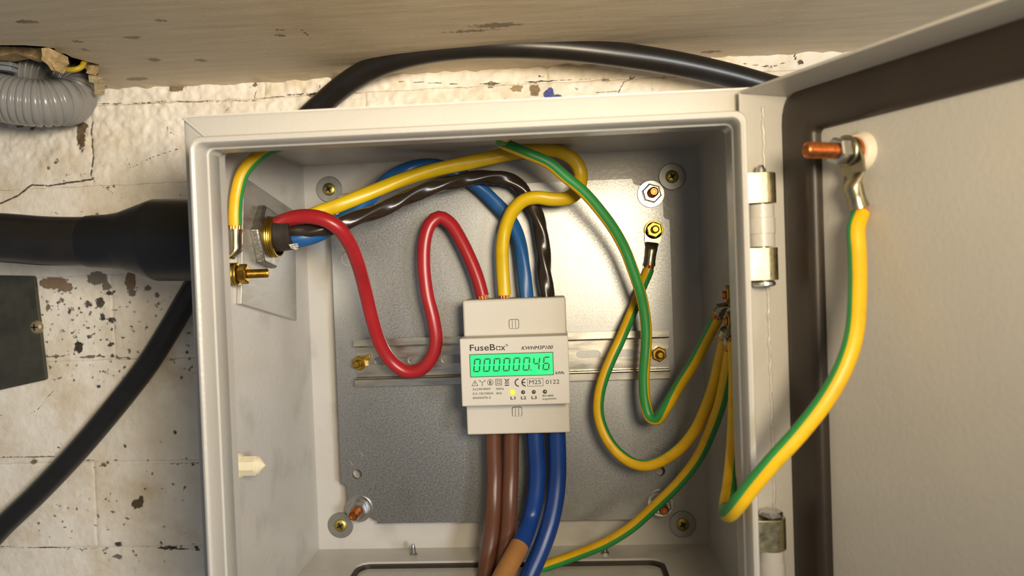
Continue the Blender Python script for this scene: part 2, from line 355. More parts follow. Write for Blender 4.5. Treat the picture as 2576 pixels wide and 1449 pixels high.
def brick_mesh(x0, x1, z0, z1, res):
    nx, nz = max(3, int((x1 - x0) / res)), max(3, int((z1 - z0) / res))
    u = np.linspace(x0, x1, nx + 1); v = np.linspace(z0, z1, nz + 1); X, Z = np.meshgrid(u, v, indexing='ij')
    ed = np.minimum(np.minimum(X - x0, x1 - X), np.minimum(Z - z0, z1 - Z))
    jit = np.clip(1 - ed / 3, 0, 1)
    Y = WY - relief(X, Z) + (.55 + .5 * vnoise(X, Z, 30, 21)) * np.clip(1 - ed / 2.2, 0, 1) ** 2
    Xj = X + jit * .8 * vnoise(X, Z, 6, 8); Zj = Z + jit * .8 * vnoise(X, Z, 6, 9)
    n = (nx + 1) * (nz + 1); V = np.stack([Xj, Y, Zj], -1).reshape(-1, 3)
    B = np.array([(x0, WY + 14, z0), (x1, WY + 14, z0), (x1, WY + 14, z1), (x0, WY + 14, z1)])
    idx = np.arange(n).reshape(nx + 1, nz + 1)
    F = [tuple(q) for q in np.stack([idx[:-1, :-1], idx[1:, :-1], idx[1:, 1:], idx[:-1, 1:]], -1).reshape(-1, 4)]
    F += [tuple(idx[::-1, 0]) + (n, n + 1), tuple(idx[:, -1]) + (n + 2, n + 3), tuple(idx[0, :]) + (n + 3, n), tuple(idx[-1, ::-1]) + (n + 1, n + 2), (n, n + 3, n + 2, n + 1)]
    g = G(); g.v = np.vstack([V, B]).tolist(); g.f = F; g.m = [0] * len(F)
    me = mesh_of('brick', g, M_WALL, 50); f, c = chip_fields(X, Z)
    attrs(me, np.concatenate([f.ravel(), [-40] * 4]), np.vstack([c.reshape(-1, 4), [BR] * 4])); return me
def plain_wall(name, y, x0, x1, z0, z1, res, mt):
    nx, nz = int((x1 - x0) / res), int((z1 - z0) / res); u = np.linspace(x0, x1, nx + 1); v = np.linspace(z0, z1, nz + 1); X, Z = np.meshgrid(u, v, indexing='ij')
    idx = np.arange((nx + 1) * (nz + 1)).reshape(nx + 1, nz + 1); g = G(); g.v = np.stack([X, y - relief(X, Z), Z], -1).reshape(-1, 3).tolist()
    g.f = [tuple(q) for q in np.stack([idx[:-1, :-1], idx[1:, :-1], idx[1:, 1:], idx[:-1, 1:]], -1).reshape(-1, 4)]; g.m = [0] * len(g.f)
    o = bpy.data.objects.new(name, mesh_of(name, g, mt, 60)); COL.objects.link(o); OFF[o] = (0, 0, 0)
    attrs(o.data, np.full(X.size, -40.0), np.tile(np.array(BR), (X.size, 1))); return o
wall = plain_wall('wall_back', WY + .9, -760, 640, -330, 236, 4, M_MORT); wall['kind'] = 'structure'; wall['label'] = 'cream painted old brick wall with chips and cracks'
ZL = [(206.3, 234, 40), (142, 206, -329), (70, 142, -215), (1, 70, -318), (-82, 1, -232), (-152, -82, -340), (-224, -152, -240), (-296, -224, -330)]
for (z0, z1, xj) in ZL:
    x = xj - 225 * 2
    while x < 620:
        seen = (x < -230 and x + 225 > -440 and z1 > -190) or (z1 > 140 and x < 320 and x + 225 > -440)
        o = bpy.data.objects.new('brick', brick_mesh(x + .12, x + 224.88, z0 + .12, z1 - .12, 1.25 if seen else 5)); COL.objects.link(o); o.parent = wall
        x += 225

# ------------------------------------------------------------------ ceiling board with a broken hole
CZ = 220.0
hole = [(-620, -97), (-360, -97), (-322, -96), (-308, -94), (-300, -92.5), (-291, -88), (-286, -83), (-290, -76), (-287, -70), (-288, -62), (-284, -50), (-280, -41), (-286, -37), (-297, -33), (-294, -22), (-301, -14), (-303, -5), (-310, 4), (-309, 12), (-316, 18), (-318, 40), (-620, 40)]
HP = np.array(hole)
def inside(X, Y):
    r = np.zeros(X.shape, bool); n = len(HP)
    for i in range(n):
        a, b = HP[i], HP[(i + 1) % n]; c = ((a[1] > Y) != (b[1] > Y)) & (X < (b[0] - a[0]) * (Y - a[1]) / (b[1] - a[1] + 1e-9) + a[0]); r ^= c
    return r
def nearest(p):
    best = None
    for i in range(len(HP)):
        a, b = HP[i], HP[(i + 1) % len(HP)]; d = b - a; t = min(1, max(0, (p - a) @ d / (d @ d))); q = a + t * d; e = np.hypot(*(p - q))
        if best is None or e < best[0]: best = (e, q)
    return best[1]
xs = np.concatenate([np.arange(-760, -440, 20), np.arange(-440, 420, 2.5), np.arange(420, 661, 20)]); ys = np.concatenate([np.arange(-960, -220, 20), np.arange(-220, 24, 2.5)])
X, Y = np.meshgrid(xs, ys, indexing='ij'); ins = inside(X, Y)
Zc = CZ + .5 * vnoise(X, Y, 40, 11) + .25 * vnoise(X * .3, Y * 2.5, 9, 12) - 1.3 * np.clip((Y - 5) / 16, 0, 1) * (1 + 2 * vnoise(X, Y, 8, 13))
idx = np.arange(X.size).reshape(X.shape); Q = np.stack([idx[:-1, :-1], idx[:-1, 1:], idx[1:, 1:], idx[1:, :-1]], -1).reshape(-1, 4)
fi = ins.ravel()[Q].sum(1); Q = Q[fi < 3]; V = np.stack([X, Y, Zc], -1).reshape(-1, 3)
for k in set(Q.ravel().tolist()):
    if ins.ravel()[k]: V[k, :2] = nearest(V[k, :2])
g = G(); g.v = V.tolist(); g.f = [tuple(q) for q in Q]; g.m = [0] * len(g.f)
n0 = len(g.v)
top = [(h[0], h[1], CZ + 11 + RNG.uniform(-2, 2)) for h in hole]; low = [(h[0], h[1], CZ) for h in hole]
g.add(low + top, [(i, i + 1, i + 1 + len(hole), i + len(hole)) for i in range(len(hole) - 1)], 1)
g.box((-760, -960, CZ + 26), (660, 30, CZ + 30), 2)  # dark sheet added above the board to keep light out of the hole
CH.clear(); CR.clear()
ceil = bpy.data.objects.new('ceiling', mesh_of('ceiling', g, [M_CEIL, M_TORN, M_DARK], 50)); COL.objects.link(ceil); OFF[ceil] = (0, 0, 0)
ceil['kind'] = 'structure'; ceil['label'] = 'brown cream painted ceiling board with a torn hole'
def scuff_or_shadow(px, py, rx, ry, c): p = at(px, py, Z=CZ); CH.append((p[0], p[1], rx * .27, ry * .9, c))
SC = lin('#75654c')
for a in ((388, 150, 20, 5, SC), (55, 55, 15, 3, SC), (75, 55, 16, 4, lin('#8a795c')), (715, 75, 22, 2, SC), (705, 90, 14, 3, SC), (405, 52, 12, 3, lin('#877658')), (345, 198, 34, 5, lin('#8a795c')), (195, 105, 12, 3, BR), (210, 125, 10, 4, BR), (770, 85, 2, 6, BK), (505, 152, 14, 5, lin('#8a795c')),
          (1280, 137, 46, 3, BL), (1260, 140, 20, 2, BL), (1366, 146, 2, 5, BL), (335, 95, 28, 3, lin('#8a795c')), (2035, 135, 40, 2, BR), (1790, 130, 26, 3, BR), (1250, 63, 60, 5, lin('#7d6c50')), (1180, 78, 60, 3, lin('#7d6c50'))): scuff_or_shadow(*a)  # the last two smears paint the black cable's cast shadow onto the board
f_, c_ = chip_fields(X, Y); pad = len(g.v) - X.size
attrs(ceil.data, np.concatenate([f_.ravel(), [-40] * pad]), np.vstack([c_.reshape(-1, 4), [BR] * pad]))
CH.clear()
def fragment(P, t, mt=M_TORN, name='board_fragment'):
    """ragged chip of board: outline on a plane facing the camera side, with thickness t along Y"""
    g = G(); n = len(P); C = np.mean(P, axis=0); g.add([tuple(p) for p in P] + [(p[0] * .97 + C[0] * .03, p[1] + t, p[2]) for p in P] + [tuple(C + np.array((0, -1.5, 0)))],
        [(i, (i + 1) % n, 2 * n) for i in range(n)] + [((i + 1) % n, i, i + n, (i + 1) % n + n) for i in range(n)] + [tuple(range(2 * n - 1, n - 1, -1))]); return part(name, g, mt, ceil, 40)
fragment(pts([(104, 121, -84), (122, 119, -84), (150, 134, -82), (153, 152, -80), (146, 158, -78), (142, 172, -76), (138, 177, -76), (133, 168, -76), (128, 176, -76), (121, 164, -78), (104, 150, -80), (106, 138, -82)]), 9)
fragment(pts([(-30, 116, -62), (100, 121, -62), (106, 124, -60), (85, 134, -60), (80, 142, -60), (62, 142, -60), (40, 134, -60), (0, 141, -60), (-30, 141, -60)]), 14)
fragment(pts([(222, 165, -38), (235, 163, -38), (238, 170, -38), (228, 186, -36), (216, 184, -36)]), 6)
fragment(pts([(222, 188, -30), (262, 196, -30), (250, 200, -28), (246, 232, -14), (238, 236, -14), (236, 210, -22), (224, 206, -26)]), 8, mat('torn_board_pale', '#c3b189', .9, var=.25, vs=250, bump=.8))
gv = G(); gv.box((-470, 24, CZ + 2), (-300, 26, CZ + 26)); part('cavity_light_block', gv, M_DARK, ceil)  # dark sheet added behind the hole to stop light leaking in

# ------------------------------------------------------------------ enclosure
HB = 148.8; ENC = thing('enclosure', 'open light grey steel wall box holding the meter', 'electrical box', (0, 0, -150))
g = G()
g.box((-150.3, 0, -150.3), (150.3, 1.5, 148.3))
g.box((-150.3, -182, -150.3), (-148.8, 0, 148.3)); g.box((148.8, -182, -150.3), (150.3, 0, 148.3)); g.box((-148.8, -182, 147.0), (148.8, 0, 148.3))
g.prism([[(-148.8, -182), (148.8, -182), (148.8, 0), (-148.8, 0)], rrect(-111, -128, 111, -27, 10)[::-1]], (0, 0, -150.3), (1, 0, 0), (0, 1, 0), 0, 1.5)
part('body', g, M_BOXIN, ENC, 30)
g = G()      # folded inner corner beads of the body
prof = [(150.3, -176, 3), (150.2, -181, 3), (149.4, -183.6, 3), (147.6, -184.6, 3), (132.2, -184.8, 5), (131.2, -186, 5), (131.0, -216.6, 5), (130.3, -218.6, 5), (129.1, -219.2, 4.5), (127.9, -218.6, 4), (127.2, -216.6, 3.5), (127.2, -207, 3.5), (126.5, -206.3, 3), (126.5, -195, 3), (127.2, -194, 3), (128.6, -194, 3), (128.6, -183.4, 3), (147.6, -183.2, 2), (148.9, -176, 2)]
g.frame_sweep([(h, y, r) for h, y, r in prof], 3, dz=-1.0)
g.v = [(x, y, z - 1.5) if z > 140 else (x, y, z) for x, y, z in g.v]
part('rim', g, M_BOX, ENC, 40, label='folded front rim with raised sealing lip')
for sx in (-1, 1):
    for sz in (-1, 1):
        g = G(); a = np.array((sx * 149.2, -185.1, 146.4 if sz > 0 else -148.2)); b = np.array((sx * 132, -185.1, sz * 131)); g.tube([a, a * .75 + b * .25, a * .5 + b * .5, a * .25 + b * .75, b], .8, 8); part('weld_seam', g, M_BOX, ENC)
# gland plate under the bottom opening
g = G(); g.prism([rrect(-118, -136, 118, -19, 8)], (0, 0, 0), (1, 0, 0), (0, 1, 0), -154.4, -152.6)
GP = part('gland_plate', g, M_BOXIN, ENC, 30)
g = G(); g.prism([rrect(-117, -134, 117, -20, 12), rrect(-108, -125, 108, -30.5, 8)[::-1]], (0, 0, 0), (1, 0, 0), (0, 1, 0), -152.6, -150.3); part('gasket', g, M_GASK, GP, 30)
def screw_end(o, d, r, L, n=5):
    p = [(r * .8, 0)]
    for k in range(n): h = L * .75 * k / n; p += [(r, h + .05), (r, h + L * .07), (r * .8, h + L * .1)]
    return p + [(r * .8, L * .76), (r * .5, L)]
g = G()
g.lathe((-72.6, -13.5, -150), (0, 0, 1), screw_end(0, 0, 2.0, 9), 12); g.lathe((-72.6, -13.5, -149.5), (0, 0, 1), [(3, 0), (3, 2), (2.2, 2.4)], 6); part('screw_end', g, M_WASH, GP)
g = G()
g.lathe((70.2, -17.3, -150), (0, 0, 1), screw_end(0, 0, 2.0, 9), 12); g.lathe((70.2, -17.3, -149.5), (0, 0, 1), [(3, 0), (3, 2), (2.2, 2.4)], 6); part('screw_end', g, M_WASH, GP)
# door, hinged on the right and swung open about 116 degrees
UA = np.array((.4346, -.9006, 0.)); UA /= np.linalg.norm(UA); MA = np.array((-UA[1], UA[0], 0.)); A0 = np.array((134.4, -191.8, 0.)); ZV = np.array((0, 0, 1.))
def dp(s, m_, z): return A0 + UA * s + MA * m_ + ZV * z
DH = 145.6; DC = -1.0; DW = 296
DOOR_G = G()
def dquadbox(g, s0, s1, m0, m1, z0, z1):
    V = [dp(s, m_, z) for z in (z0, z1) for (s, m_) in ((s0, m0), (s1, m0), (s1, m1), (s0, m1))]
    g.add(V, [(0, 3, 2, 1), (4, 5, 6, 7), (0, 1, 5, 4), (1, 2, 6, 5), (2, 3, 7, 6), (3, 0, 4, 7)])
g = DOOR_G; DD = 30.3
dquadbox(g, -1.5, DW, DD, DD + 1.5, -DH + DC, DH + DC)
dquadbox(g, -1.5, 0, 0, DD, -DH + DC, DH + DC); dquadbox(g, DW - 1.5, DW, 0, DD, -DH + DC, DH + DC)
dquadbox(g, 0, DW - 1.5, 0, DD, DH + DC - 1.5, DH + DC); dquadbox(g, 0, DW - 1.5, 0, DD, -DH + DC, -DH + DC + 1.5)
DOOR = part('door', g, M_BOX, ENC, 30, bevel=.6, label='door swung open, inner face showing')
g = G()      # foam gasket: a poured rounded bead frame on the inner face
ringp = [(.1, 0), (.1, 4.2), (1.6, 5.2), (5, 5.6), (16, 5.6), (20, 5.2), (21.6, 3), (21.8, 0)]
R = []; nc = 5
for q, (sx, sz) in enumerate(((1, 1), (-1, 1), (-1, -1), (1, -1))):
    for k in range(nc + 1): R.append((sx, sz, math.cos((q + k / nc) * math.pi / 2), math.sin((q + k / nc) * math.pi / 2)))
V = []
for (sx, sz, ca, sa) in R:
    for (e, h) in ringp:
        rr = max(2.5, 15 - e * .58); V.append(dp(DW / 2 - .75 + sx * (DW / 2 - e - rr) + rr * ca, DD - h, DC + sz * (DH - e - rr) + rr * sa))
n = len(ringp); g.add(V, [(i * n + j, ((i + 1) % len(R)) * n + j, ((i + 1) % len(R)) * n + (j + 1) % n, i * n + (j + 1) % n) for i in range(len(R)) for j in range(n)])
part('gasket', g, M_GASK, DOOR, 60, label='wide dark foam sealing gasket')
g = G(); P = [dp(.35, 13.5 + .5 * math.sin(z * .7) * math.sin(z * .23), z) for z in np.arange(-140, 138, 1.5)]
g.tube(P, [.55 + .4 * abs(math.sin(i * 1.7)) for i in range(len(P))], 6); part('sealant_bead', g, M_BOX, DOOR, 60)
# hinges: nickel bracket pair round a pin, grey sleeve welded to the door between them
PV = np.array((141.7, -194.6, 0))
def hinge(zs, flip):
    (pt, b1t, b1b, s1, s0, b0t, b0b, ph) = zs; hs = []
    for (z0, z1) in ((b1b, b1t), (b0b, b0t)):
        pr_ = [(-8.4, 2), (-8.4, -5.6), (-8.0, -6.1), (1.5, -6.3)] + [(1.5 + 6.3 * math.sin(a), -6.3 * math.cos(a)) for a in np.linspace(.25, math.pi * .75, 8)] + [(0, 4), (-6.5, 3.5)]
        g = G(); g.prism([pr_], (PV[0], PV[1], 0), (1, 0, 0), (0, 1, 0), z0, z1); hs.append(part('hinge_bracket', g, M_CHROME, ENC, 30, bevel=.35, label='nickel plated hinge bracket'))
    h = hs[0]
    g = G(); g.lathe((PV[0] + .6, PV[1], s0), (0, 0, 1), [(6.0, 0), (6.0, (s1 - s0) * .30), (6.4, (s1 - s0) * .31), (6.4, (s1 - s0) * .68), (6.0, (s1 - s0) * .69), (6.0, s1 - s0)], 28); part('hinge_sleeve', g, M_BOX, h)
    g = G(); lo, hi = min(pt, ph), max(pt, ph)
    if flip: g.lathe((PV[0] + 1, PV[1], lo + 6), (0, 0, 1), [(2.3, 0), (2.3, hi - lo - 9), (4.6, hi - lo - 8.9), (5.6, hi - lo - 8), (5.6, hi - lo - 6.8), (4.8, hi - lo - 6)], 24)
    else: g.lathe((PV[0] + 1, PV[1], lo), (0, 0, 1), [(4.6, 0), (5.4, .6), (5.4, 2), (4.6, 2.7), (2.4, 2.8), (2.4, hi - lo - 2.4), (1.2, hi - lo)], 24)
    part('hinge_pin', g, M_ZINC, h)
hinge((107.5, 103.4, 88.8, 88.2, 67.9, 67.3, 51.6, 48.6), False)
hinge((-125, -64.6, -79.8, -80.3, -101, -101.5, -117, -61.5), True)

# ------------------------------------------------------------------ mounting plate, rail
PY = -13.5
q = [(99, 125), (100, 121.5), (102.5, 120), (119, 120), (121, 118.5), (121, 97), (122.3, 94.8), (125.3, 94.2)]
outl = q + [(x, -z) for x, z in q[::-1]] + [(-x, -z) for x, z in q] + [(-x, z) for x, z in q[::-1]]
holes = [circ(*c, 3.6, 18)[::-1] for c in ((-111.3, 86.7), (-112.8, -87.4), (112.8, -89.7))]
MP = thing('mounting_plate', 'galvanised steel back plate with notched corners inside the grey box', 'metal plate', (0, PY, -125))
g = G(); g.prism([outl[::-1]] + holes, (0, 0, 0), (1, 0, 0), (0, 0, 1), -PY - 2, -PY)
pl = part('plate', g, M_GALV, MP, 30)
for (cx, cz) in ((-112.7, 74.9), (-112.9, -76.0), (111.5, -75.9)):
    g = G(); ring = circ(0, 0, 5.6, 28); g.prism([ring, circ(0, 0, 5.1, 28)[::-1]], (cx, 0, cz), (1, 0, 0), (0, 0, 1), -PY, -PY + .22)
    for (x0, x1, z0, z1) in ((-.22, .22, -.2, 3.6), (-3, 3, -.6, -.2), (-2, 2, -1.8, -1.4), (-1, 1, -3, -2.6)): g.box((cx + x0, PY - .22, cz + z0), (cx + x1, PY, cz + z1))
    part('earth_symbol', g, M_RAIL, pl)
RZ = -3.0; RX0, RX1 = -109.8, 121.3
RAIL = thing('din_rail', 'slotted zinc plated top hat rail across the back plate', 'rail', (6, PY, RZ))
g = G()
prof = [(17.5, -21), (17.5, -20), (13.2, -20), (12.7, -19.6), (12.5, -14.5), (11.6, -13.5), (-11.6, -13.5), (-12.5, -14.5), (-12.7, -19.6), (-13.2, -20), (-17.5, -20), (-17.5, -21), (-13, -21), (-11.9, -20.5), (-11.5, -15), (-11, -14.5)]
prof2 = [(11, -14.5), (11.5, -15), (11.9, -20.5), (13, -21)]
def strip(poly):
    V = [(x, y, RZ + z) for x in (RX0, RX1) for (z, y) in poly]; n = len(poly)
    g.add(V, [(i, (i + 1) % n, (i + 1) % n + n, i + n) for i in range(n)] + [tuple(range(n))[::-1], tuple(range(n, 2 * n))])
strip([(17.5, -21), (17.5, -20), (13.2, -20), (12.7, -19.6), (12.5, -14.5), (11.6, -13.5), (11, -14.5), (11.5, -15), (11.7, -20.3), (12.6, -21)])
strip([(-12.6, -21), (-11.7, -20.3), (-11.5, -15), (-11, -14.5), (-11.6, -13.5), (-12.5, -14.5), (-12.7, -19.6), (-13.2, -20), (-17.5, -20), (-17.5, -21)])
def slot(x0, x1, zc=.6, h=3.1): return [(x0 + h + h * math.cos(a), zc + h * math.sin(a)) for a in np.linspace(math.pi * 1.5, math.pi * .5, 9)] + [(x1 - h + h * math.cos(a), zc + h * math.sin(a)) for a in np.linspace(math.pi * .5, -math.pi * .5, 9)]
sl = [slot(-96 + 25 * k, -78 + 25 * k) for k in range(8)]
outr = [(RX0, -11.2), (RX1, -11.2), (RX1, -2.6), (107, -2.6), (107, 3.4), (RX1, 3.4), (RX1, 11.2), (RX0, 11.2)]
g.prism([outr] + sl, (0, 0, RZ), (1, 0, 0), (0, 0, 1), 13.5, 14.5)
part('rail', g, M_RAIL, RAIL, 30)

# ------------------------------------------------------------------ fixings
def hexn(r, h, ch=.12): return [(r * .86, 0), (r, h * ch), (r, h * (1 - ch)), (r * .86, h)]
def thread(r, L, pitch, tip=1.0):
    p = []; h = 0
    while h < L - tip: p += [(r, h), (r * .84, h + pitch / 2)]; h += pitch
    return p + [(r * .82, L - tip), (r * .62, L)]
T = thing('wall_screw', 'x', 'screw', (-129.1, 0, 128.4), 'fixing screws in the box corners')
g = G(); g.lathe((0, 0, 0), (0, -1, 0), [(9.9, 0), (9.9, 1.1), (9.5, 1.4), (4.2, 1.4)], 40); part('washer', g, M_WASH, T, local=True)
g = G(); g.lathe((0, -1.2, 0), (0, -1, 0), [(4.9, 0), (4.9, .7), (4.3, 1.3), (2.2, 1.7), (.01, 1.8)], 32); hd = part('screw_head', g, M_YZ, T, local=True)
g = G()
for a in (.5, .5 + math.pi / 2):
    c, s_ = math.cos(a), math.sin(a); g.prism([[(-2.7, -.55), (2.7, -.55), (2.7, .55), (-2.7, .55)]], (0, -2.7, 0), (c, 0, s_), (-s_, 0, c), 0, .42)
for a in (.5 + math.pi / 4, .5 - math.pi / 4):
    c, s_ = math.cos(a), math.sin(a); g.prism([[(-2.0, -.2), (2.0, -.2), (2.0, .2), (-2.0, .2)]], (0, -2.7, 0), (c, 0, s_), (-s_, 0, c), 0, .4)
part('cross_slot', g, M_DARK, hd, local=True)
T['label'] = 'cross head screw and washer in the box corner just above the yellow core'
for loc, lb in (((130, 0, 126.7), 'cross head screw and washer in the top right corner of the box'), ((-131, 0, -130), 'cross head screw and washer in the bottom left corner of the box, below the plate'), ((129.7, 0, -133.5), 'cross head screw and washer in the bottom right corner of the box')): clone(T, loc, lb)
T = thing('plate_stud', 'x', 'stud', (112.4, PY, 113.2), 'copper plated studs with nuts at the plate corners')
g = G(); g.lathe((0, 0, 0), (0, -1, 0), [(9.9, 0), (9.9, 1.2), (9.6, 1.6), (4, 1.6)], 40); part('washer', g, M_ZINC, T, local=True)
g = G(); g.lathe((0, -1.5, 0), (0, -1, 0), [(7.6, 0), (7.4, .8)], 32); g.lathe((0, -2.2, 0), (0, -1, 0), hexn(7.1, 5.4), 6, phase=.25); part('nut', g, M_ZINC, T, 25, local=True)
g = G(); g.lathe((0, 0, 0), (0, -1, 0), thread(3.5, 18.5, 1.0, 1.4), 24); g.lathe((0, -18.2, 0), (0, -1, 0), [(2.4, 0), (2.4, .5), (1.6, .5), (1.2, .2)], 20); part('stud', g, M_COPR, T, local=True)
T['label'] = 'copper tipped stud with zinc nut at the top right corner of the back plate'
for loc, lb in (((-112.4, PY, -113.4), 'copper tipped stud with zinc nut at the bottom left corner of the back plate'), ((112.3, PY, -113.2), 'copper tipped stud with zinc nut half behind the green and yellow cable, bottom right'), ((-112.4, PY, 113.4), 'zinc nut and washer peeping out behind the yellow core, top left of plate')): clone(T, loc, lb)
T = thing('rail_bolt', 'brass bolt and nut at the right end of the slotted rail', 'bolt', (114.2, PY - 1, -3.2), 'brass bolts holding the rail')
g = G(); g.lathe((0, 0, 0), (0, -1, 0), hexn(5.6, 4.2), 6, phase=.1); part('nut', g, M_BRASS, T, 25, local=True)
g = G(); g.lathe((0, 0, 0), (0, -1, 0), thread(3.0, 10.5, .8, .8), 20); part('bolt', g, M_BRASS, T, local=True)
T2 = clone(T, (-107.0, PY - 1, -3.4), 'brass bolt and nut at the left end of the slotted rail, with a folded tab')
g = G(); g.box((3, -1.2, .5), (8.2, -.2, 4.6)); g.box((5.0, -2.6, 1.2), (9.0, -1.2, 4.8)); o = part('tab', g, M_BRASS, T2, local=True, bevel=.3); o.rotation_euler = (0, -.18, 0)

def lug(T, hole, d, nrm, k=1.0, L=13, name='lug', mt=None, rb=3.9):
    """ring lug: flat eye at hole, barrel running along d; nrm = up from the surface"""
    hole, d, nrm = (np.array(a, float) for a in (hole, d, nrm)); d /= np.linalg.norm(d); nrm -= d * (nrm @ d); nrm /= np.linalg.norm(nrm); sd = np.cross(nrm, d)
    g = G(); w_ = 5.9 * k
    P = [(w_ * math.cos(a), w_ * math.sin(a)) for a in np.linspace(0, math.pi, 13)]
    P = [(x, y) for x, y in P] + [(-w_ * 1.02, -5 * k), (-w_ * .86, -9.5 * k), (w_ * .86, -9.5 * k), (w_ * 1.02, -5 * k)]
    g.prism([P], hole, sd, -d, 0, 1.5) if np.dot(np.cross(sd, -d), nrm) > 0 else g.prism([P], hole, sd, -d, -1.5, 0)
    b0 = hole + d * 9 * k + nrm * .8; b1 = hole + d * 13 * k + nrm * rb
    g2 = []
    for t, (ww, hh, c) in enumerate(((w_ * .86, .9, b0), (w_ * .80, 1.6, b0 * .6 + b1 * .4), (rb * 1.05, rb * .85, b1), (rb * 1.05, rb, b1 + d * 2), (rb * .98, rb * .92, b1 + d * 5), (rb * .98, rb * .92, b1 + d * (L - 4)), (rb * 1.02, rb, b1 + d * (L - 2)), (rb * 1.1, rb * 1.08, b1 + d * L))):
        g2.append([c + sd * ww * math.cos(a) + nrm * hh * math.sin(a) for a in np.linspace(0, 2 * math.pi, 20, endpoint=False)])
    g.add([p for r in g2 for p in r], [(i * 20 + j, i * 20 + (j + 1) % 20, (i + 1) * 20 + (j + 1) % 20, (i + 1) * 20 + j) for i in range(len(g2) - 1) for j in range(20)] + [tuple(range(20))[::-1], tuple((len(g2) - 1) * 20 + j for j in range(20))])
    o = part(name, g, mt or M_LUG, T, 40)
    e = b1 + d * L; g = G()
    for j in range(7):
        a = 2 * math.pi * j / 7; c = e - d * 2 + (sd * math.cos(a) + nrm * math.sin(a)) * rb * .55; g.lathe(c, d, [(rb * .3, 0), (rb * .3, 6)], 8)
    g.lathe(e - d * 2, d, [(rb * .4, 0), (rb * .4, 6)], 8); part('copper_strands', g, M_COPR, T)
    return e + d * 2.6
def earth_stud(name, label, loc, d, L, mt_s, mt_n, r=3.0, nr=5.8, nh=4.8, washers=0, grp=None, wm=None, base=0):
    T = thing(name, label, 'stud', loc, grp); d = np.array(d, float); d /= np.linalg.norm(d); o = np.array(loc, float); h = base
    g = G(); g.lathe(o, d, thread(r, L, .9, .9), 20); part('stud', g, mt_s, T)
    for k in range(washers): g = G(); g.lathe(o + d * h, d, [(nr * 1.12, 0), (nr * 1.15, .3), (nr * 1.15, 1.1), (nr * 1.1, 1.5)], 28); part('washer', g, wm or mt_n, T); h += 1.75
    g = G(); g.lathe(o + d * h, d, hexn(nr, nh), 6, phase=.15); part('nut', g, mt_n, T, 25); return T
earth_stud('earth_stud', 'brass nut and stud clamping a ring lug near the top right of the back plate', (113.4, PY, 87), (0, -1, 0), 13, M_BRASS, M_BRASS, 2.9, 6.0, 3.6, 1, base=1.6)
earth_stud('earth_stud', 'long brass threaded stud with stacked nut and washers on the left side of the box', (-148.8, -141, 64.6), (1, 0, 0), 24.5, M_BRASS, M_BRASS, 2.7, 5.9, 5.2, 3, base=1.8)
earth_stud('earth_stud', 'brass nut on a copper stud high on the right inner side of the box', (148.8, -110, 41.8), (-1, 0, 0), 8.4, M_COPR, M_BRASS, 2.8, 5.8, 4.6, 0, base=1.8)
earth_stud('earth_stud', 'earth stud with stacked lugs lower on the right side, behind the rim', (148.8, -122, 27), (-1, 0, 0), 10, M_COPR, M_BRASS, 2.8, 5.4, 2.6, 0, base=6)
DS = dp(44, DD, 108.5); NA = -MA
earth_stud('earth_stud', 'copper stud with zinc nut on the inner face of the open door', tuple(DS), NA, 32, M_COPR, M_ZINC, 3.6, 6.2, 5.5, 1, wm=M_LUG, base=8.4)
g = G(); g.lathe(DS, NA, [(9.0, 0), (8.8, 1.8), (7.6, 4), (6.0, 4.4)], 28); o = solo('nylon_spacer', g, M_WSEAL, 'white spacer collar under the lug on the open door', 'spacer')
g = G(); g.lathe(DS + NA * 4.4, NA, [(6.6, 0), (6.6, 2.2)], 24); o = solo('copper_washer', g, M_COPR, 'thick copper washer between white spacer and lug on door', 'washer')

# ------------------------------------------------------------------ earth cables
GYN = 28
def gy_cable(T, P, rad, ang, green=1.0, step=2.0):
    """P: mm points, ang: green stripe centre (degrees from the side facing the viewer) at each control point"""
    Q = spline(P, step); n = len(Q); ctl = np.linspace(0, 1, len(ang)); A = np.interp(np.linspace(0, 1, n), ctl, ang) * math.pi / 180
    def mf(i, a):
        d = (a + math.pi) % (2 * math.pi) - math.pi
        return 1 if abs(d) < green else 0
    g = G(); g.tube(Q, rad, GYN, frame=CAM, mfun=mf, cap=True, twist=A); return part('sheath', g, [M_GYY, M_GYG], T, 60)
# a: from the long brass stud, round the top, looping down to the upper right stud
T = thing('earth_cable', 'green and yellow earth cable from left brass stud over the top to the right', 'cable', (-146, -141, 64.6), 'green and yellow earth cables')
e = lug(T, (-147.6, -141, 64.6), (0, .05, 1), (1, 0, 0))
P = [e] + [np.array(p) for p in [(-143.2, -140, 101), (-142, -139, 112), (-138, -138, 124), (-127, -138, 134), (-105, -141, 140.5), (-62, -143, 141), (-22, -138, 141.5), (14, -115, 142.8)]] + pts([(1262, 357, -98), (1317, 382, -86), (1380, 410, -82), (1423, 446, -78), (1468, 483, -74), (1508, 528, -70), (1544, 577, -66), (1572, 628, -62), (1590, 674, -60), (1608, 726, -58), (1618, 766, -56), (1626, 830, -55), (1624, 894, -55), (1620, 958, -55), (1624, 1014, -56), (1635, 1050, -58), (1652, 1056, -61), (1675, 1026, -66), (1705, 975, -70), (1744, 915, -82), (1778, 851, -94), (1806, 797, -105)])
gy_cable(T, P, 3.75, [80, 80, 75, 70, 65, 60, 40, 20, 0, -25, -25, -25, -22, -20, -20, -20, -20, -15, -12, -5, 0, 5, 12, 20, 15, -25, -60, -72, -75, -75, -75], .82)
lug(T, (148.4, -110, 41.8), at(1806, 797, -105) - np.array((145.5, -110, 41.8)), (-1, 0, 0), .8, 4, rb=3.7)
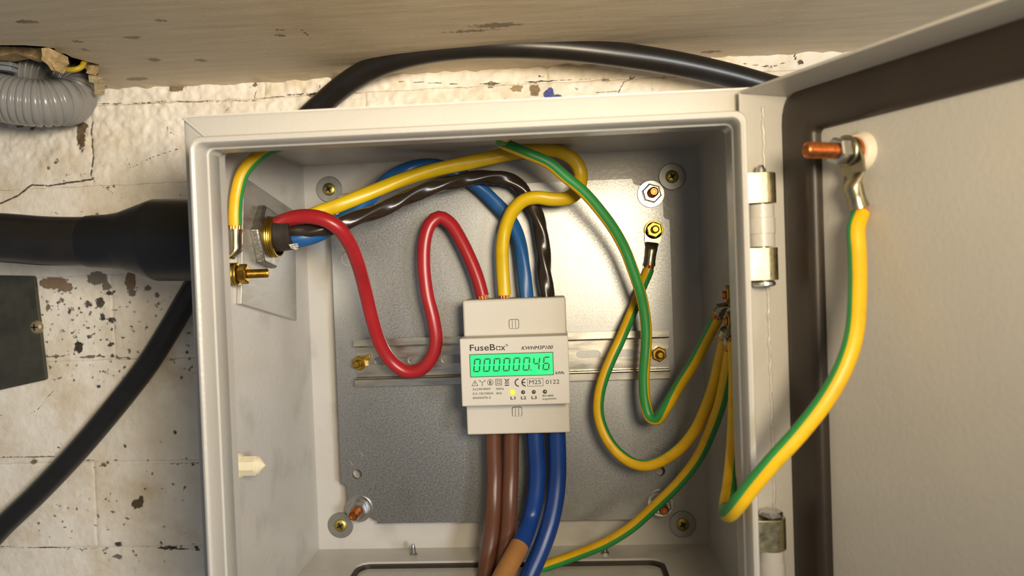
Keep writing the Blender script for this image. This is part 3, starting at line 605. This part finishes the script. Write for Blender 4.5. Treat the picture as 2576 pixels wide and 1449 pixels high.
# b: from the plate stud down and round to the lower right stud
T = thing('earth_cable', 'green and yellow earth cable from the back plate lug hanging in a wide loop', 'cable', (113.4, PY, 87), 'green and yellow earth cables')
e = lug(T, (113.4, PY - 1.6, 87), at(1634, 660, -20) - at(1645, 578, -20), (0, -1, 0))
P = [e] + pts([(1628, 690, -19.5), (1614, 722, -23), (1598, 766, -29), (1576, 818, -36), (1558, 860, -40), (1539, 900, -42), (1521, 944, -43), (1508, 992, -43), (1506, 1042, -43), (1522, 1093, -45), (1549, 1133, -48), (1586, 1162, -52), (1623, 1171, -57), (1663, 1160, -63), (1710, 1128, -70), (1747, 1084, -78), (1774, 1030, -87), (1796, 970, -95), (1813, 900, -103), (1824, 852, -108)])
gy_cable(T, P, 3.75, [-60, -60, -60, -60, -60, -60, -65, -70, -75, -80, -85, -92, -100, -105, -110, -115, -120, -125, -130, -130, -130], .95)
lug(T, (147.2, -116, 29), at(1824, 852, -108) - np.array((144.5, -116, 29.)), (-1, 0, 0), .8, 4, rb=3.7)
# c: door bond
T = thing('earth_cable', 'green and yellow earth cable hanging from the door stud and folding back into the box', 'cable', tuple(DS), 'green and yellow earth cables')
hl = DS + NA * 6.7
e = lug(T, hl, (at(2150, 540, -222) - at(2142, 400, -220)) - NA * 8, NA, 1.1, 11, rb=4.2)
P = [e] + pts([(2154, 575, -225), (2157, 640, -228), (2157, 740, -234), (2149, 840, -240), (2124, 920, -243), (2080, 1000, -244), (2014, 1085, -243), (1944, 1162, -241), (1890, 1225, -236), (1858, 1266, -231), (1835, 1291, -220), (1828, 1280, -203), (1838, 1210, -182), (1846, 1120, -166), (1850, 1020, -156), (1851, 930, -145), (1848, 865, -137)])
gy_cable(T, P, 3.9, [85, 85, 82, 80, 78, 75, 70, 66, 62, 60, 60, 60, 60, 60, 75, 80, 80, 80], .85)
lug(T, (142.8, -122, 28), at(1848, 865, -137) - np.array((139, -122, 28.)), (-1, 0, 0), .8, 4, rb=3.7)
# d: runs out through the bottom
T = thing('earth_cable', 'green and yellow earth cable sweeping down to the bottom opening behind the blue tails', 'cable', (20, -80, -150), 'green and yellow earth cables')
P = pts([(1190, 1535, -40), (1250, 1480, -39), (1325, 1442, -38), (1385, 1420, -38), (1462, 1392, -40), (1524, 1366, -43), (1586, 1328, -47), (1648, 1273, -54), (1710, 1212, -63), (1756, 1152, -74), (1787, 1087, -87), (1811, 1020, -100), (1827, 950, -113), (1838, 880, -122)])
gy_cable(T, P, 3.75, [62, 62, 60, 60, 60, 60, 60, 60, 60, 60, 58, 58, 58, 58], 1.0)
lug(T, (145.0, -126, 28), at(1838, 880, -122) - np.array((142, -126, 28.)), (-1, 0, 0), .8, 4, rb=3.7)

# ------------------------------------------------------------------ incoming armoured cable, its gland and cores
ax = np.array((-148.8, -93, 88.2))
AP = thing('adapter_plate', 'tilted bare aluminium plate on the left inner side behind the gland nut', 'metal plate', (-148.8, -80, 40))
g = G(); P2 = [(-119, 124), (-31, 110), (-37, 31), (-131, 47)]; g.prism([[(p[0], p[1]) for p in P2][::-1]], (-148.8, 0, 0), (0, 1, 0), (0, 0, 1), .2, 3.0); part('plate', g, M_ALU, AP, 30, bevel=.3)
GL = thing('cable_gland', 'cast locknut and brass ring of the cable gland on the aluminium plate', 'cable gland', (-145.8, -93, 88))
g = G(); g.lathe(ax + (3, 0, 0), (1, 0, 0), [(20.5, 0), (21.3, .8), (21.3, 4.6), (20, 5.8), (14, 5.8), (13.2, 5.2), (13.2, 0)], 6, phase=.35, cap=False); part('locknut', g, M_CAST, GL, 25, bevel=.7)
g = G(); g.lathe(ax + (3, 0, 0), (1, 0, 0), [(13.2, 0)] + [(13.2 - .3 * (k % 2), k * .7) for k in range(14)] + [(13.0, 10), (12.2, 10.2), (11.9, 9.4), (11.9, 0)], 36, cap=False); part('brass_ring', g, M_BRASS, GL)
SW = thing('armoured_cable', 'thick black armoured cable with tapered shroud and coloured cores, entering at the left', 'cable', (-160, -93, 80))
P = spline([(-520, -84, 116), (-440, -89, 105), (-380, -92, 99.0), (-322, -93, 95.0), (-290, -93, 91.5), (-260, -93, 90.0), (-225, -93, 89.3), (-160, -93, 88.5), (-151, -93, 88.3)], 4)
g = G(); g.tube(P, 16.2, 36); part('outer_sheath', g, M_BCAB, SW, 60)
P = spline([(-262, -93, 90.1), (-245, -93, 89.6), (-218, -93, 89.3), (-190, -93, 88.6), (-151.5, -93, 88.3)], 2)
rr = np.interp(P[:, 0], [-262, -258, -248, -240, -228, -218, -216, -151], [16.9, 17.2, 17.6, 18.8, 22.6, 26.0, 26.6, 26.9]); g = G(); g.tube(P, rr, 40, cap=False); part('shroud', g, M_SHR, SW, 60, label='tapered black shroud over the gland')
g = G(); P = [(-148.6 + k * 2, -93 - k * .05, 88.2 + k * .22) for k in range(13)]
g.tube(P, 11.0, 32, cap=False); g.tube(P[::-1], 9.9, 32, cap=False); g.lathe(P[-1], (1, 0, .1), [(11.0, 0), (9.9, .05)], 32, cap=False, ref=(0, 0, 1)); part('inner_sheath', g, M_INSH, SW, 60)
g = G()
for k in range(26):
    a = RNG.uniform(-2.6, -1.6); s0 = np.array((-125.5, -93 + 8.8 * math.sin(a + 1.6) - 3, 90.8 - 8.5)); e0 = s0 + np.array((RNG.uniform(1, 5), RNG.uniform(-3, 3), RNG.uniform(-3.4, .6))); g.tube([s0, (s0 + e0) / 2 + RNG.uniform(-.8, .8, 3), e0], .28, 5)
part('fibre_filler', g, M_FLUFF, SW, 60)
def core(name, L, rad, mt, tri=.06, tw=6, label=None, end=None):
    C = pts(L); C[-1][2] = 44.0 if end else 41.4; P = spline(C, 2.5); g = G(); g.tube(P, rad, 24, mod=lambda t, a: 1 + tri * math.cos(3 * a + tw * t * 2 * math.pi) + .015 * math.sin(40 * t + a)); o = part(name, g, mt, SW, 60, label=label)
    if end:
        d = P[-1] - P[-4]; d /= np.linalg.norm(d); g = G()
        for j in range(7): a = 2 * math.pi * j / 7; g.lathe(P[-1] - d * 1 + np.array((math.cos(a), math.sin(a), 0)) * rad * .55, d, [(rad * .27, 0), (rad * .27, 3.6)], 8)
        g.lathe(P[-1] - d, d, [(rad * .5, 0), (rad * .5, 3.7)], 10); part('copper_strands', g, M_COPR, o)
core('red_core', [(672, 572, -95), (700, 563, -97), (722, 553, -99), (765, 545, -101), (812, 551, -102), (850, 572, -99), (880, 612, -90), (902, 665, -78), (918, 725, -62), (935, 800, -52), (955, 862, -44), (985, 910, -38), (1022, 935, -36), (1058, 930, -36), (1085, 900, -37), (1096, 860, -38), (1090, 805, -39), (1074, 735, -39), (1066, 660, -38), (1070, 600, -37), (1084, 562, -36), (1105, 547, -35), (1132, 562, -35), (1160, 605, -36), (1184, 655, -37), (1203, 705, -38), (1214, 749, -39)], 4.75, M_RED, .03, 2, end=1)
core('yellow_core', [(655, 578, -92), (695, 574, -91), (735, 562, -89), (780, 543, -84), (810, 530, -80), (850, 517, -74), (930, 486, -66), (1016, 451, -60), (1090, 428, -57), (1154, 414, -55), (1237, 397, -53), (1301, 384, -51), (1362, 374, -47), (1408, 380, -43), (1443, 401, -40), (1460, 433, -38), (1459, 463, -39), (1448, 487, -42), (1426, 499, -45), (1390, 501, -47), (1350, 496, -48), (1318, 503, -47), (1289, 530, -45), (1272, 571, -42), (1265, 613, -41), (1265, 674, -39), (1269, 742, -39)], 4.7, M_YEL, .05, 4, end=1)
core('blue_core', [(660, 612, -92), (700, 608, -92), (740, 604, -92), (775, 597, -90), (812, 584, -82), (850, 562, -73), (906, 524, -64), (950, 478, -54), (988, 445, -48), (1030, 424, -48), (1071, 415, -42), (1115, 421, -36), (1160, 440, -31), (1209, 474, -28), (1241, 504, -28), (1274, 541, -29), (1298, 585, -31), (1311, 630, -34), (1318, 676, -36), (1324, 749, -38)], 4.9, M_BLU, .07, 5)
core('black_core', [(672, 588, -93), (700, 587, -93), (740, 584, -93), (795, 578, -90), (840, 570, -86), (878, 557, -83), (930, 537, -76), (988, 515, -69), (1030, 494, -64), (1071, 477, -60), (1110, 465, -56), (1154, 455, -51), (1200, 447, -46), (1240, 445, -42), (1278, 452, -39), (1311, 473, -37), (1332, 505, -36), (1350, 542, -36), (1362, 585, -36), (1366, 620, -36), (1370, 674, -37), (1377, 746, -38)], 4.8, M_BLK, .11, 9)
# ------------------------------------------------------------------ meter tails
def tail(name, label, L, rad, mt, grp=None):
    T = thing(name, label, 'cable', at(*L[-1][:2], L[-1][2]), grp); P = spline(pts(L), 3); g = G(); g.tube(P, rad, 28); part('sheath', g, mt, T, 60); return T, P
tail('meter_tail', 'leftmost brown cable hanging straight from the bottom of the meter', [(1240, 1082, -39), (1241, 1140, -39), (1243, 1200, -40), (1241, 1270, -44), (1236, 1340, -45), (1226, 1410, -49), (1214, 1480, -53), (1196, 1560, -55)], 5.75, M_TBRN, 'brown meter tails')
tail('meter_tail', 'brown cable hanging between the leftmost brown tail and the blue ones', [(1286, 1082, -39), (1285, 1140, -39), (1284, 1200, -40), (1281, 1270, -44), (1277, 1340, -45), (1267, 1410, -49), (1256, 1480, -53), (1238, 1560, -55)], 5.75, M_TBRN, 'brown meter tails')
T, P = tail('meter_tail', 'blue cable with its lower end wrapped in brown sleeving', [(1345, 1082, -39), (1349, 1140, -39), (1351, 1190, -39), (1347, 1245, -40), (1336, 1300, -42), (1318, 1350, -53), (1295, 1395, -64), (1266, 1449, -76), (1246, 1490, -84), (1232, 1535, -90)], 6.3, M_TBLU, 'blue meter tails')
k0 = int(np.argmin(np.linalg.norm(P - at(1306, 1374, -58), axis=1))); g = G(); g.tube(P[k0:], 6.75, 28); part('brown_sleeve', g, M_TAN, T, 60, label='brown sleeving round the blue cable')
tail('meter_tail', 'rightmost blue cable curving down from the meter', [(1400, 1082, -39), (1402, 1140, -39), (1402, 1200, -40), (1396, 1260, -43), (1383, 1320, -47), (1364, 1375, -52), (1340, 1430, -57), (1312, 1495, -64), (1290, 1555, -74)], 6.3, M_TBLU, 'blue meter tails')

# ------------------------------------------------------------------ electricity meter
MX, MZ, MF, MC = 12.0, -5.5, -72.0, -54.0
MT = thing('electricity_meter', 'pale grey rail mounted kilowatt hour meter with a glowing green display', 'meter', (MX, -21, -51))
g = G(); g.box((MX - 36, MF, MZ - 22.7), (MX + 36, -30, MZ + 22.7)); part('front_housing', g, M_METER, MT, 30, bevel=.9, seg=3)
g = G(); g.box((MX - 35.4, MC, MZ + 22), (MX + 35.4, -22, 42)); part('upper_terminal_cover', g, M_METER, MT, 30, bevel=1.6, seg=3)
g = G(); g.box((MX - 35.4, MC, -51), (MX + 35.4, -22, MZ - 22)); part('lower_terminal_cover', g, M_METER, MT, 30, bevel=1.0, seg=3)
for (px, py) in ((1293, 815), (1301, 1035)):
    c = at(px, py, MC); g = G(); g.prism([rrect(-3.1, -3, 3.1, 3, 1.2)], (c[0], MC + .2, c[2]), (1, 0, 0), (0, 0, 1), 0, 1.6); s_ = part('sealing_screw', g, M_METER, MT, 30, bevel=.5)
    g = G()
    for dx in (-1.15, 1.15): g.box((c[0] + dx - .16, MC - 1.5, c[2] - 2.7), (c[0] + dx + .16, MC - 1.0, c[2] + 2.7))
    g.prism([rrect(-3.45, -3.35, 3.45, 3.35, 1.4)], (c[0], MC + .2, c[2]), (1, 0, 0), (0, 0, 1), 0, .28); part('groove_shade', g, M_GROOVE, s_)  # dark bars and outline painted in for the shade of the slots
FY = MF - .06
def flat(name, loops, mt=M_INK, parent=MT, h=.05, y=None):
    g = G()
    for L in loops: g.prism(L, (0, (y or MF), 0), (1, 0, 0), (0, 0, 1), 0, h)
    return part(name, g, mt, parent, 0)
def q2(px, py): p = at(px, py, MF); return (p[0], p[2])
K = 1 / 3.775
dg = None
def txt(s, px, py, cap, width=None, bold=0.0, shear=0.0, name='print'):
    cu = bpy.data.curves.new('t', 'FONT'); cu.body = s; cu.size = 1; cu.shear = shear; cu.resolution_u = 3
    o = bpy.data.objects.new('t', cu); COL.objects.link(o); bpy.context.view_layer.update()
    me = bpy.data.meshes.new_from_object(o.evaluated_get(bpy.context.evaluated_depsgraph_get()))
    bpy.data.objects.remove(o); v = np.array([x.co[:] for x in me.vertices]); f = [tuple(p.vertices) for p in me.polygons]; bpy.data.meshes.remove(me)
    sc = cap * K / .729; x0 = v[:, 0].min(); wv = (v[:, 0].max() - x0) * sc; sx = sc * (width * K / wv if width else 1); ox, oz = q2(px, py)
    g = G(); bo = bold * .9
    for j, (dx, dz) in enumerate(((0, 0),) if bold < .006 else ((-bo, 0), (bo, 0), (0, bo), (0, -bo))): g.add([(ox + (a[0] - x0 + dx) * sx, FY - .004 * j, oz + (a[1] + dz) * sc) for a in v], f)
    return part(name, g, M_INK, MT, 0)
txt('FuseB', 1182.3, 882.8, 16.2, 63.5, .012, name='maker_name'); txt('x', 1260.3, 881.2, 16.2, 10.6, .014, name='maker_name'); txt('R', 1273.4, 870.2, 4, 3.4, .01, name='maker_name')
ox, oz = q2(1253.5, 875.8); a = 1.36; b_ = .86
flat('maker_name', [[[(ox - a, oz - a), (ox - .25, oz - a), (ox - .25, oz - b_), (ox - b_, oz - b_), (ox - b_, oz + b_), (ox + b_, oz + b_), (ox + b_, oz + .1), (ox + a, oz + .1), (ox + a, oz + a), (ox - a, oz + a)]], [[(ox + .2, oz - a), (ox + a, oz - a), (ox + a, oz - .35), (ox + b_, oz - .35), (ox + b_, oz - b_), (ox + .2, oz - b_)]]])
cx, cz = q2(1275.2, 868.6); flat('maker_name', [[circ(cx, cz, .88, 20), circ(cx, cz, .72, 20)[::-1]]])
txt('KWHM3P100', 1312, 880, 9.2, 78.5, .02, .25, 'model_number'); txt('kWh', 1398, 941.5, 7.4, 20.5, .03)
txt('M25', 1331.5, 966.8, 11.3, 29.5, .004); txt('0122', 1373, 966, 11, 34, .004)
for (s, px, py, cp, wd) in (('3x230/400V', 1189, 982, 5.8, 46.5), ('50Hz', 1247.7, 980.8, 5.6, 20), ('0,5-10(100)A', 1189.5, 993.2, 5.8, 52), ('3K6', 1247.7, 992, 5.6, 14.5), ('EN50470-3', 1190.3, 1004, 5.8, 44)): txt(s, px, py, cp, wd, .008)
for (s, px) in (('L1', 1284.8), ('L2', 1311), ('L3', 1337.6)): txt(s, px, 1005 - (px - 1284) * .02, 7.6, 11.5 if s == 'L1' else 12.5, .03)
txt('RI=400', 1365, 998, 4.8, 27, .02); txt('imp/kWh', 1365, 1006, 4.9, 34, .012)
# display
c0 = q2(1184, 920.5); c1 = q2(1390.5, 914); lw = c1[0] - c0[0]; lz = (c0[1] + c1[1]) / 2; lx = (c0[0] + c1[0]) / 2; lh = 14.3
g = G(); g.box((lx - lw / 2 - .5, FY - .25, lz - lh / 2 - .5), (lx + lw / 2 + .5, MF, lz + lh / 2 + .5)); LC = part('display_bezel', g, M_GROOVE, MT, 0)
g = G(); g.box((lx - lw / 2, FY - .35, lz - lh / 2), (lx + lw / 2, MF, lz + lh / 2)); LC = part('display', g, M_LCD, MT, 30, label='green backlit display reading 000000.46')
SEG = {'0': 'abcdef', '4': 'fgbc', '6': 'afgedc'}
def digit(ch, x, z, w_, h, t):
    sh = lambda px, pz: (x + px + .12 * (pz - h / 2), z + pz); e = .22; g = G(); hh = h / 2
    H = lambda z0, s: [(e + s, z0), (e + t, z0 + t / 2 * 1), (w_ - e - t, z0 + t / 2), (w_ - e - s, z0), (w_ - e - t, z0 - t / 2), (e + t, z0 - t / 2)]
    segs = {'a': [(e, h), (w_ - e, h), (w_ - e - t, h - t), (e + t, h - t)], 'd': [(e, 0), (w_ - e, 0), (w_ - e - t, t), (e + t, t)], 'g': H(hh, t * .4),
            'f': [(0, h - e), (t, h - t - e), (t, hh + t * .6 + e * .3), (t * .4, hh + e), (0, hh + t * .5 + e)], 'e': [(0, e), (t, t + e), (t, hh - t * .6 - e * .3), (t * .4, hh - e), (0, hh - t * .5 - e)]}
    segs['b'] = [(w_ - p, q) for p, q in segs['f']]; segs['c'] = [(w_ - p, q) for p, q in segs['e']]
    for s in SEG[ch]: g.prism([[sh(*p) for p in segs[s]]], (0, FY - .35, 0), (1, 0, 0), (0, 0, 1), 0, .05)
    part('digit', g, M_SEG, LC, 0)
x0 = lx - lw / 2 + 2.0
for k, ch in enumerate('00000046'): digit(ch, x0 + k * 6.57, lz - 4.3, 4.6, 9.0, .95)
g = G(); g.prism([circ(x0 + 5 * 6.57 + 5.15, lz - 3.9, .5, 12)], (0, FY - .35, 0), (1, 0, 0), (0, 0, 1), 0, .05); part('decimal_point', g, M_SEG, LC, 0)
# symbols
def line(p, q, t): p, q = np.array(p), np.array(q); d = (q - p) / np.linalg.norm(q - p); n_ = np.array((-d[1], d[0])) * t / 2; return [[tuple(p - n_), tuple(q - n_), tuple(q + n_), tuple(p + n_)]]
def ln(*a): return [line(q2(*a[i]), q2(*a[i + 1]), .3) for i in range(len(a) - 1)]
def ringp_(c, r, t=.28, n=20): x, z = q2(*c); return [circ(x, z, r, n), circ(x, z, r - t, n)[::-1]]
flat('warning_triangle', ln((1187, 971), (1194.7, 957.5), (1202.5, 970.2), (1187, 971)) + ln((1194.7, 961), (1194.8, 967)) + [[circ(*q2(1194.9, 968.7), .18, 8)]])
flat('phase_symbol', ln((1207.5, 958.5), (1213.2, 962.5), (1213.2, 968.5)) + ln((1213.2, 962.5), (1219.5, 957.8)) + [ringp_((1206.7, 957.7), .5, .2), ringp_((1220, 957.3), .5, .2), ringp_((1213.3, 969.5), .5, .2)])
flat('class_symbol', [ringp_((1233.4, 962), 2.05, .3, 28)]); txt('B', 1231, 967, 9.8, 5.6, .02)
def sq(c, r, t): x, z = q2(*c); return [[(x - r, z - r), (x + r, z - r), (x + r, z + r), (x - r, z + r)], [(x - r + t, z - r + t), (x - r + t, z + r - t), (x + r - t, z + r - t), (x + r - t, z - r + t)]]
flat('double_insulation_symbol', [sq((1254.3, 961.6), 2.1, .35), sq((1254.3, 961.6), 1.1, .32)])
flat('bin_symbol', ln((1268.5, 952.5), (1281, 965)) + ln((1281.3, 952), (1268.8, 965.5)) + ln((1270, 955.5), (1280, 955)) + ln((1271.5, 955.5), (1273, 965), (1277.5, 965), (1279, 955.5)) + [ringp_((1273.6, 964.5), .35, .2), [[q2(1269.8, 970.6), q2(1280.8, 970.2), q2(1280.8, 967.7), q2(1269.8, 968)]]])
x, z = q2(1305, 962.5); r = 2.75
arc = lambda cx, cz: [[(cx + r * math.cos(a), cz + r * math.sin(a)) for a in np.linspace(math.pi * .5, math.pi * 1.5, 18)] + [(cx + (r - .75) * math.cos(a), cz + (r - .75) * math.sin(a)) for a in np.linspace(math.pi * 1.5, math.pi * .5, 18)]]
x2, z2 = q2(1322.2, 962)
flat('conformity_mark', [arc(x, z), arc(x2, z2), [[(x2 - r + .3, z2 - .36), (x2 - .25, z2 - .36), (x2 - .25, z2 + .36), (x2 - r + .3, z2 + .36)]]])
a, b_ = q2(1326.8, 972.2), q2(1366.5, 951.3); flat('number_frame', [[[a, (b_[0], a[1]), b_, (a[0], b_[1])], [(a[0] + .25, a[1] + .25), (a[0] + .25, b_[1] - .25), (b_[0] - .25, b_[1] - .25), (b_[0] - .25, a[1] + .25)]]])
for i, (px, py, rr_) in enumerate(((1289, 987, 6.2), (1316, 986.6, 5.2), (1343, 986, 5.2), (1370.8, 985.4, 5.4))):
    x, z = q2(px, py); g = G(); rr_ *= K; g.lathe((x, MF + .3, z), (0, -1, 0), [(rr_ * 1.02, 0), (rr_, .5), (rr_ * .8, 1.0), (rr_ * .4, 1.3), (.02, 1.38)], 20); part('indicator_lamp', g, M_LEDY if i == 0 else M_LEDO, MT, 60, label='lit yellow indicator lamp' if i == 0 else None)

# ------------------------------------------------------------------ black cable behind the box
P = [at(-60, 1400, 10), at(0, 1331, 10), at(90, 1245, 10), at(190, 1140, 10), at(290, 1022, 10), at(370, 918, 10), at(430, 822, 10), at(475, 745, 10), at(560, 600, 10.3), at(650, 455, 10.3), at(735, 335, 9), at(810, 262, 4), at(880, 205, -6), at(960, 162, -16), at(1060, 133, -24), at(1170, 119, -28), at(1290, 116, -30), at(1420, 122, -28), at(1560, 138, -24), at(1700, 160, -18), at(1830, 189, -12), at(1920, 214, -8), at(2010, 240, -4), at(2120, 285, 0)]
g = G(); g.tube(spline(P, 3), 8.7, 28); solo('black_cable', g, M_BCAB, 'black cable rising diagonally behind the box and arching over its top', 'cable', 60)

# ------------------------------------------------------------------ conduit, old plate, plug, things in the hole
P = spline([at(-330, 190, -42), at(-160, 215, -40), at(-60, 233, -38), at(0, 246, -36), at(60, 256, -33), at(110, 260, -28), at(148, 255, -20), (-330, -6, 203.5), (-331, 3, 213), (-337, 2, 221), (-346, -6, 228), (-362, -16, 232), (-384, -28, 232), (-420, -44, 232)], .7)
arc_ = np.concatenate([[0], np.cumsum(np.linalg.norm(np.diff(P, axis=0), axis=1))]); nr = int(arc_[-1] / 3.9); tt = np.linspace(0, arc_[-1], nr * 8 + 1)
P = np.stack([np.interp(tt, arc_, P[:, k]) for k in range(3)], 1)
for _ in range(6): P[1:-1] = (P[:-2] + 2 * P[1:-1] + P[2:]) / 4
rr = np.array([15.6 + 1.9 * (0, .75, .95, 1, 1, .95, .75, 0)[k % 8] for k in range(len(P))])
g = G(); g.tube(P, rr, 32); solo('corrugated_conduit', g, M_COND, 'grey ribbed flexible conduit doubling back into the broken ceiling hole', 'conduit', 70)
for k, (pa, pb, lb) in enumerate((((-60, 150, -40), (38, 164, -40), 'upper grey plastic trunking end inside the ceiling hole'), ((-60, 164, -46), (36, 176, -46), 'lower grey plastic trunking end inside the ceiling hole'))):
    a, b = at(*pa[:2], pa[2]), at(*pb[:2], pb[2]); d = (b - a) / np.linalg.norm(b - a); g = G(); up = np.array((0, 0, 1.)); sd = np.cross(d, up)
    V = [q_ + sd * s1 + up * s2 for q_ in (a, b) for (s1, s2) in ((-4, -1.6), (4, -1.6), (4, 1.6), (-4, 1.6))]; g.add(V, [(0, 1, 2, 3), (7, 6, 5, 4), (0, 4, 5, 1), (1, 5, 6, 2), (2, 6, 7, 3), (3, 7, 4, 0)]); solo('trunking', g, M_GREYC, lb, 'trunking', 30, bevel=.5)
g = G(); g.tube(spline([at(138, 150, -46), at(146, 163, -52), at(158, 172, -54), at(172, 175, -54), at(188, 175, -54), at(204, 169, -52), at(212, 155, -48)], 1.5), 1.9, 14); solo('yellow_flex', g, M_YCAB, 'thin yellow cable looping inside the ceiling hole', 'cable', 60)
OP = thing('blanking_plate', 'dirty dark green metal plate screwed to the brick wall at left', 'metal plate', at(40, 970, 17))
c = [at(*u, 17.5) for u in ((-120, 690), (88, 694), (118, 955), (-120, 1008))]
def rpoly(c, r=2.5):
    o = []; n = len(c)
    for i in range(n):
        p = np.array((c[i][0], c[i][2])); a = np.array((c[i - 1][0], c[i - 1][2])); b = np.array((c[(i + 1) % n][0], c[(i + 1) % n][2])); da = (a - p) / np.linalg.norm(a - p); db = (b - p) / np.linalg.norm(b - p)
        for t in np.linspace(0, 1, 5): o.append(tuple(p + da * r * (1 - t) ** 2 + db * r * t ** 2))
    return o
g = G(); g.prism([rpoly(c)[::-1]], (0, 18.5, 0), (1, 0, 0), (0, 0, 1), -1, 2.2); part('plate', g, M_PLAT, OP, 30, bevel=.4)
p = at(92, 823, 16); g = G(); g.lathe((p[0], 16.6, p[2]), (0, -1, 0), [(5.6, 0), (5.6, .8), (4.6, 2.3), (2.6, 3.2), (.02, 3.5)], 28); s_ = part('screw', g, M_OLDS, OP, 60)
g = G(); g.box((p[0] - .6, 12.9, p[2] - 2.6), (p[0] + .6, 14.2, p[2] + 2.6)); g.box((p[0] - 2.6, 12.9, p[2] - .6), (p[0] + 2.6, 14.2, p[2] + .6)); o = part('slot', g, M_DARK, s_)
NP = thing('nylon_plug', 'cream nylon peg sticking out of the left inner side of the box', 'plug', (-148.8, -142, -47))
g = G(); g.lathe((-148.8, -142, -47), (1, 0, 0), [(7.6, 0), (7.6, 2.6), (6.9, 3.4), (6.6, 3.8)], 28); part('flange', g, M_NYL, NP)
g = G(); g.lathe((-145.4, -142, -47), (1, 0, 0), [(6.0, 0), (6.0, 9.5), (5.2, 10)], 8, phase=.2); g.lathe((-135.4, -142, -47), (1, 0, 0), [(5.2, 0), (5.2, .6), (.4, 4.4)], 16); part('peg', g, M_NYL, NP, 30)
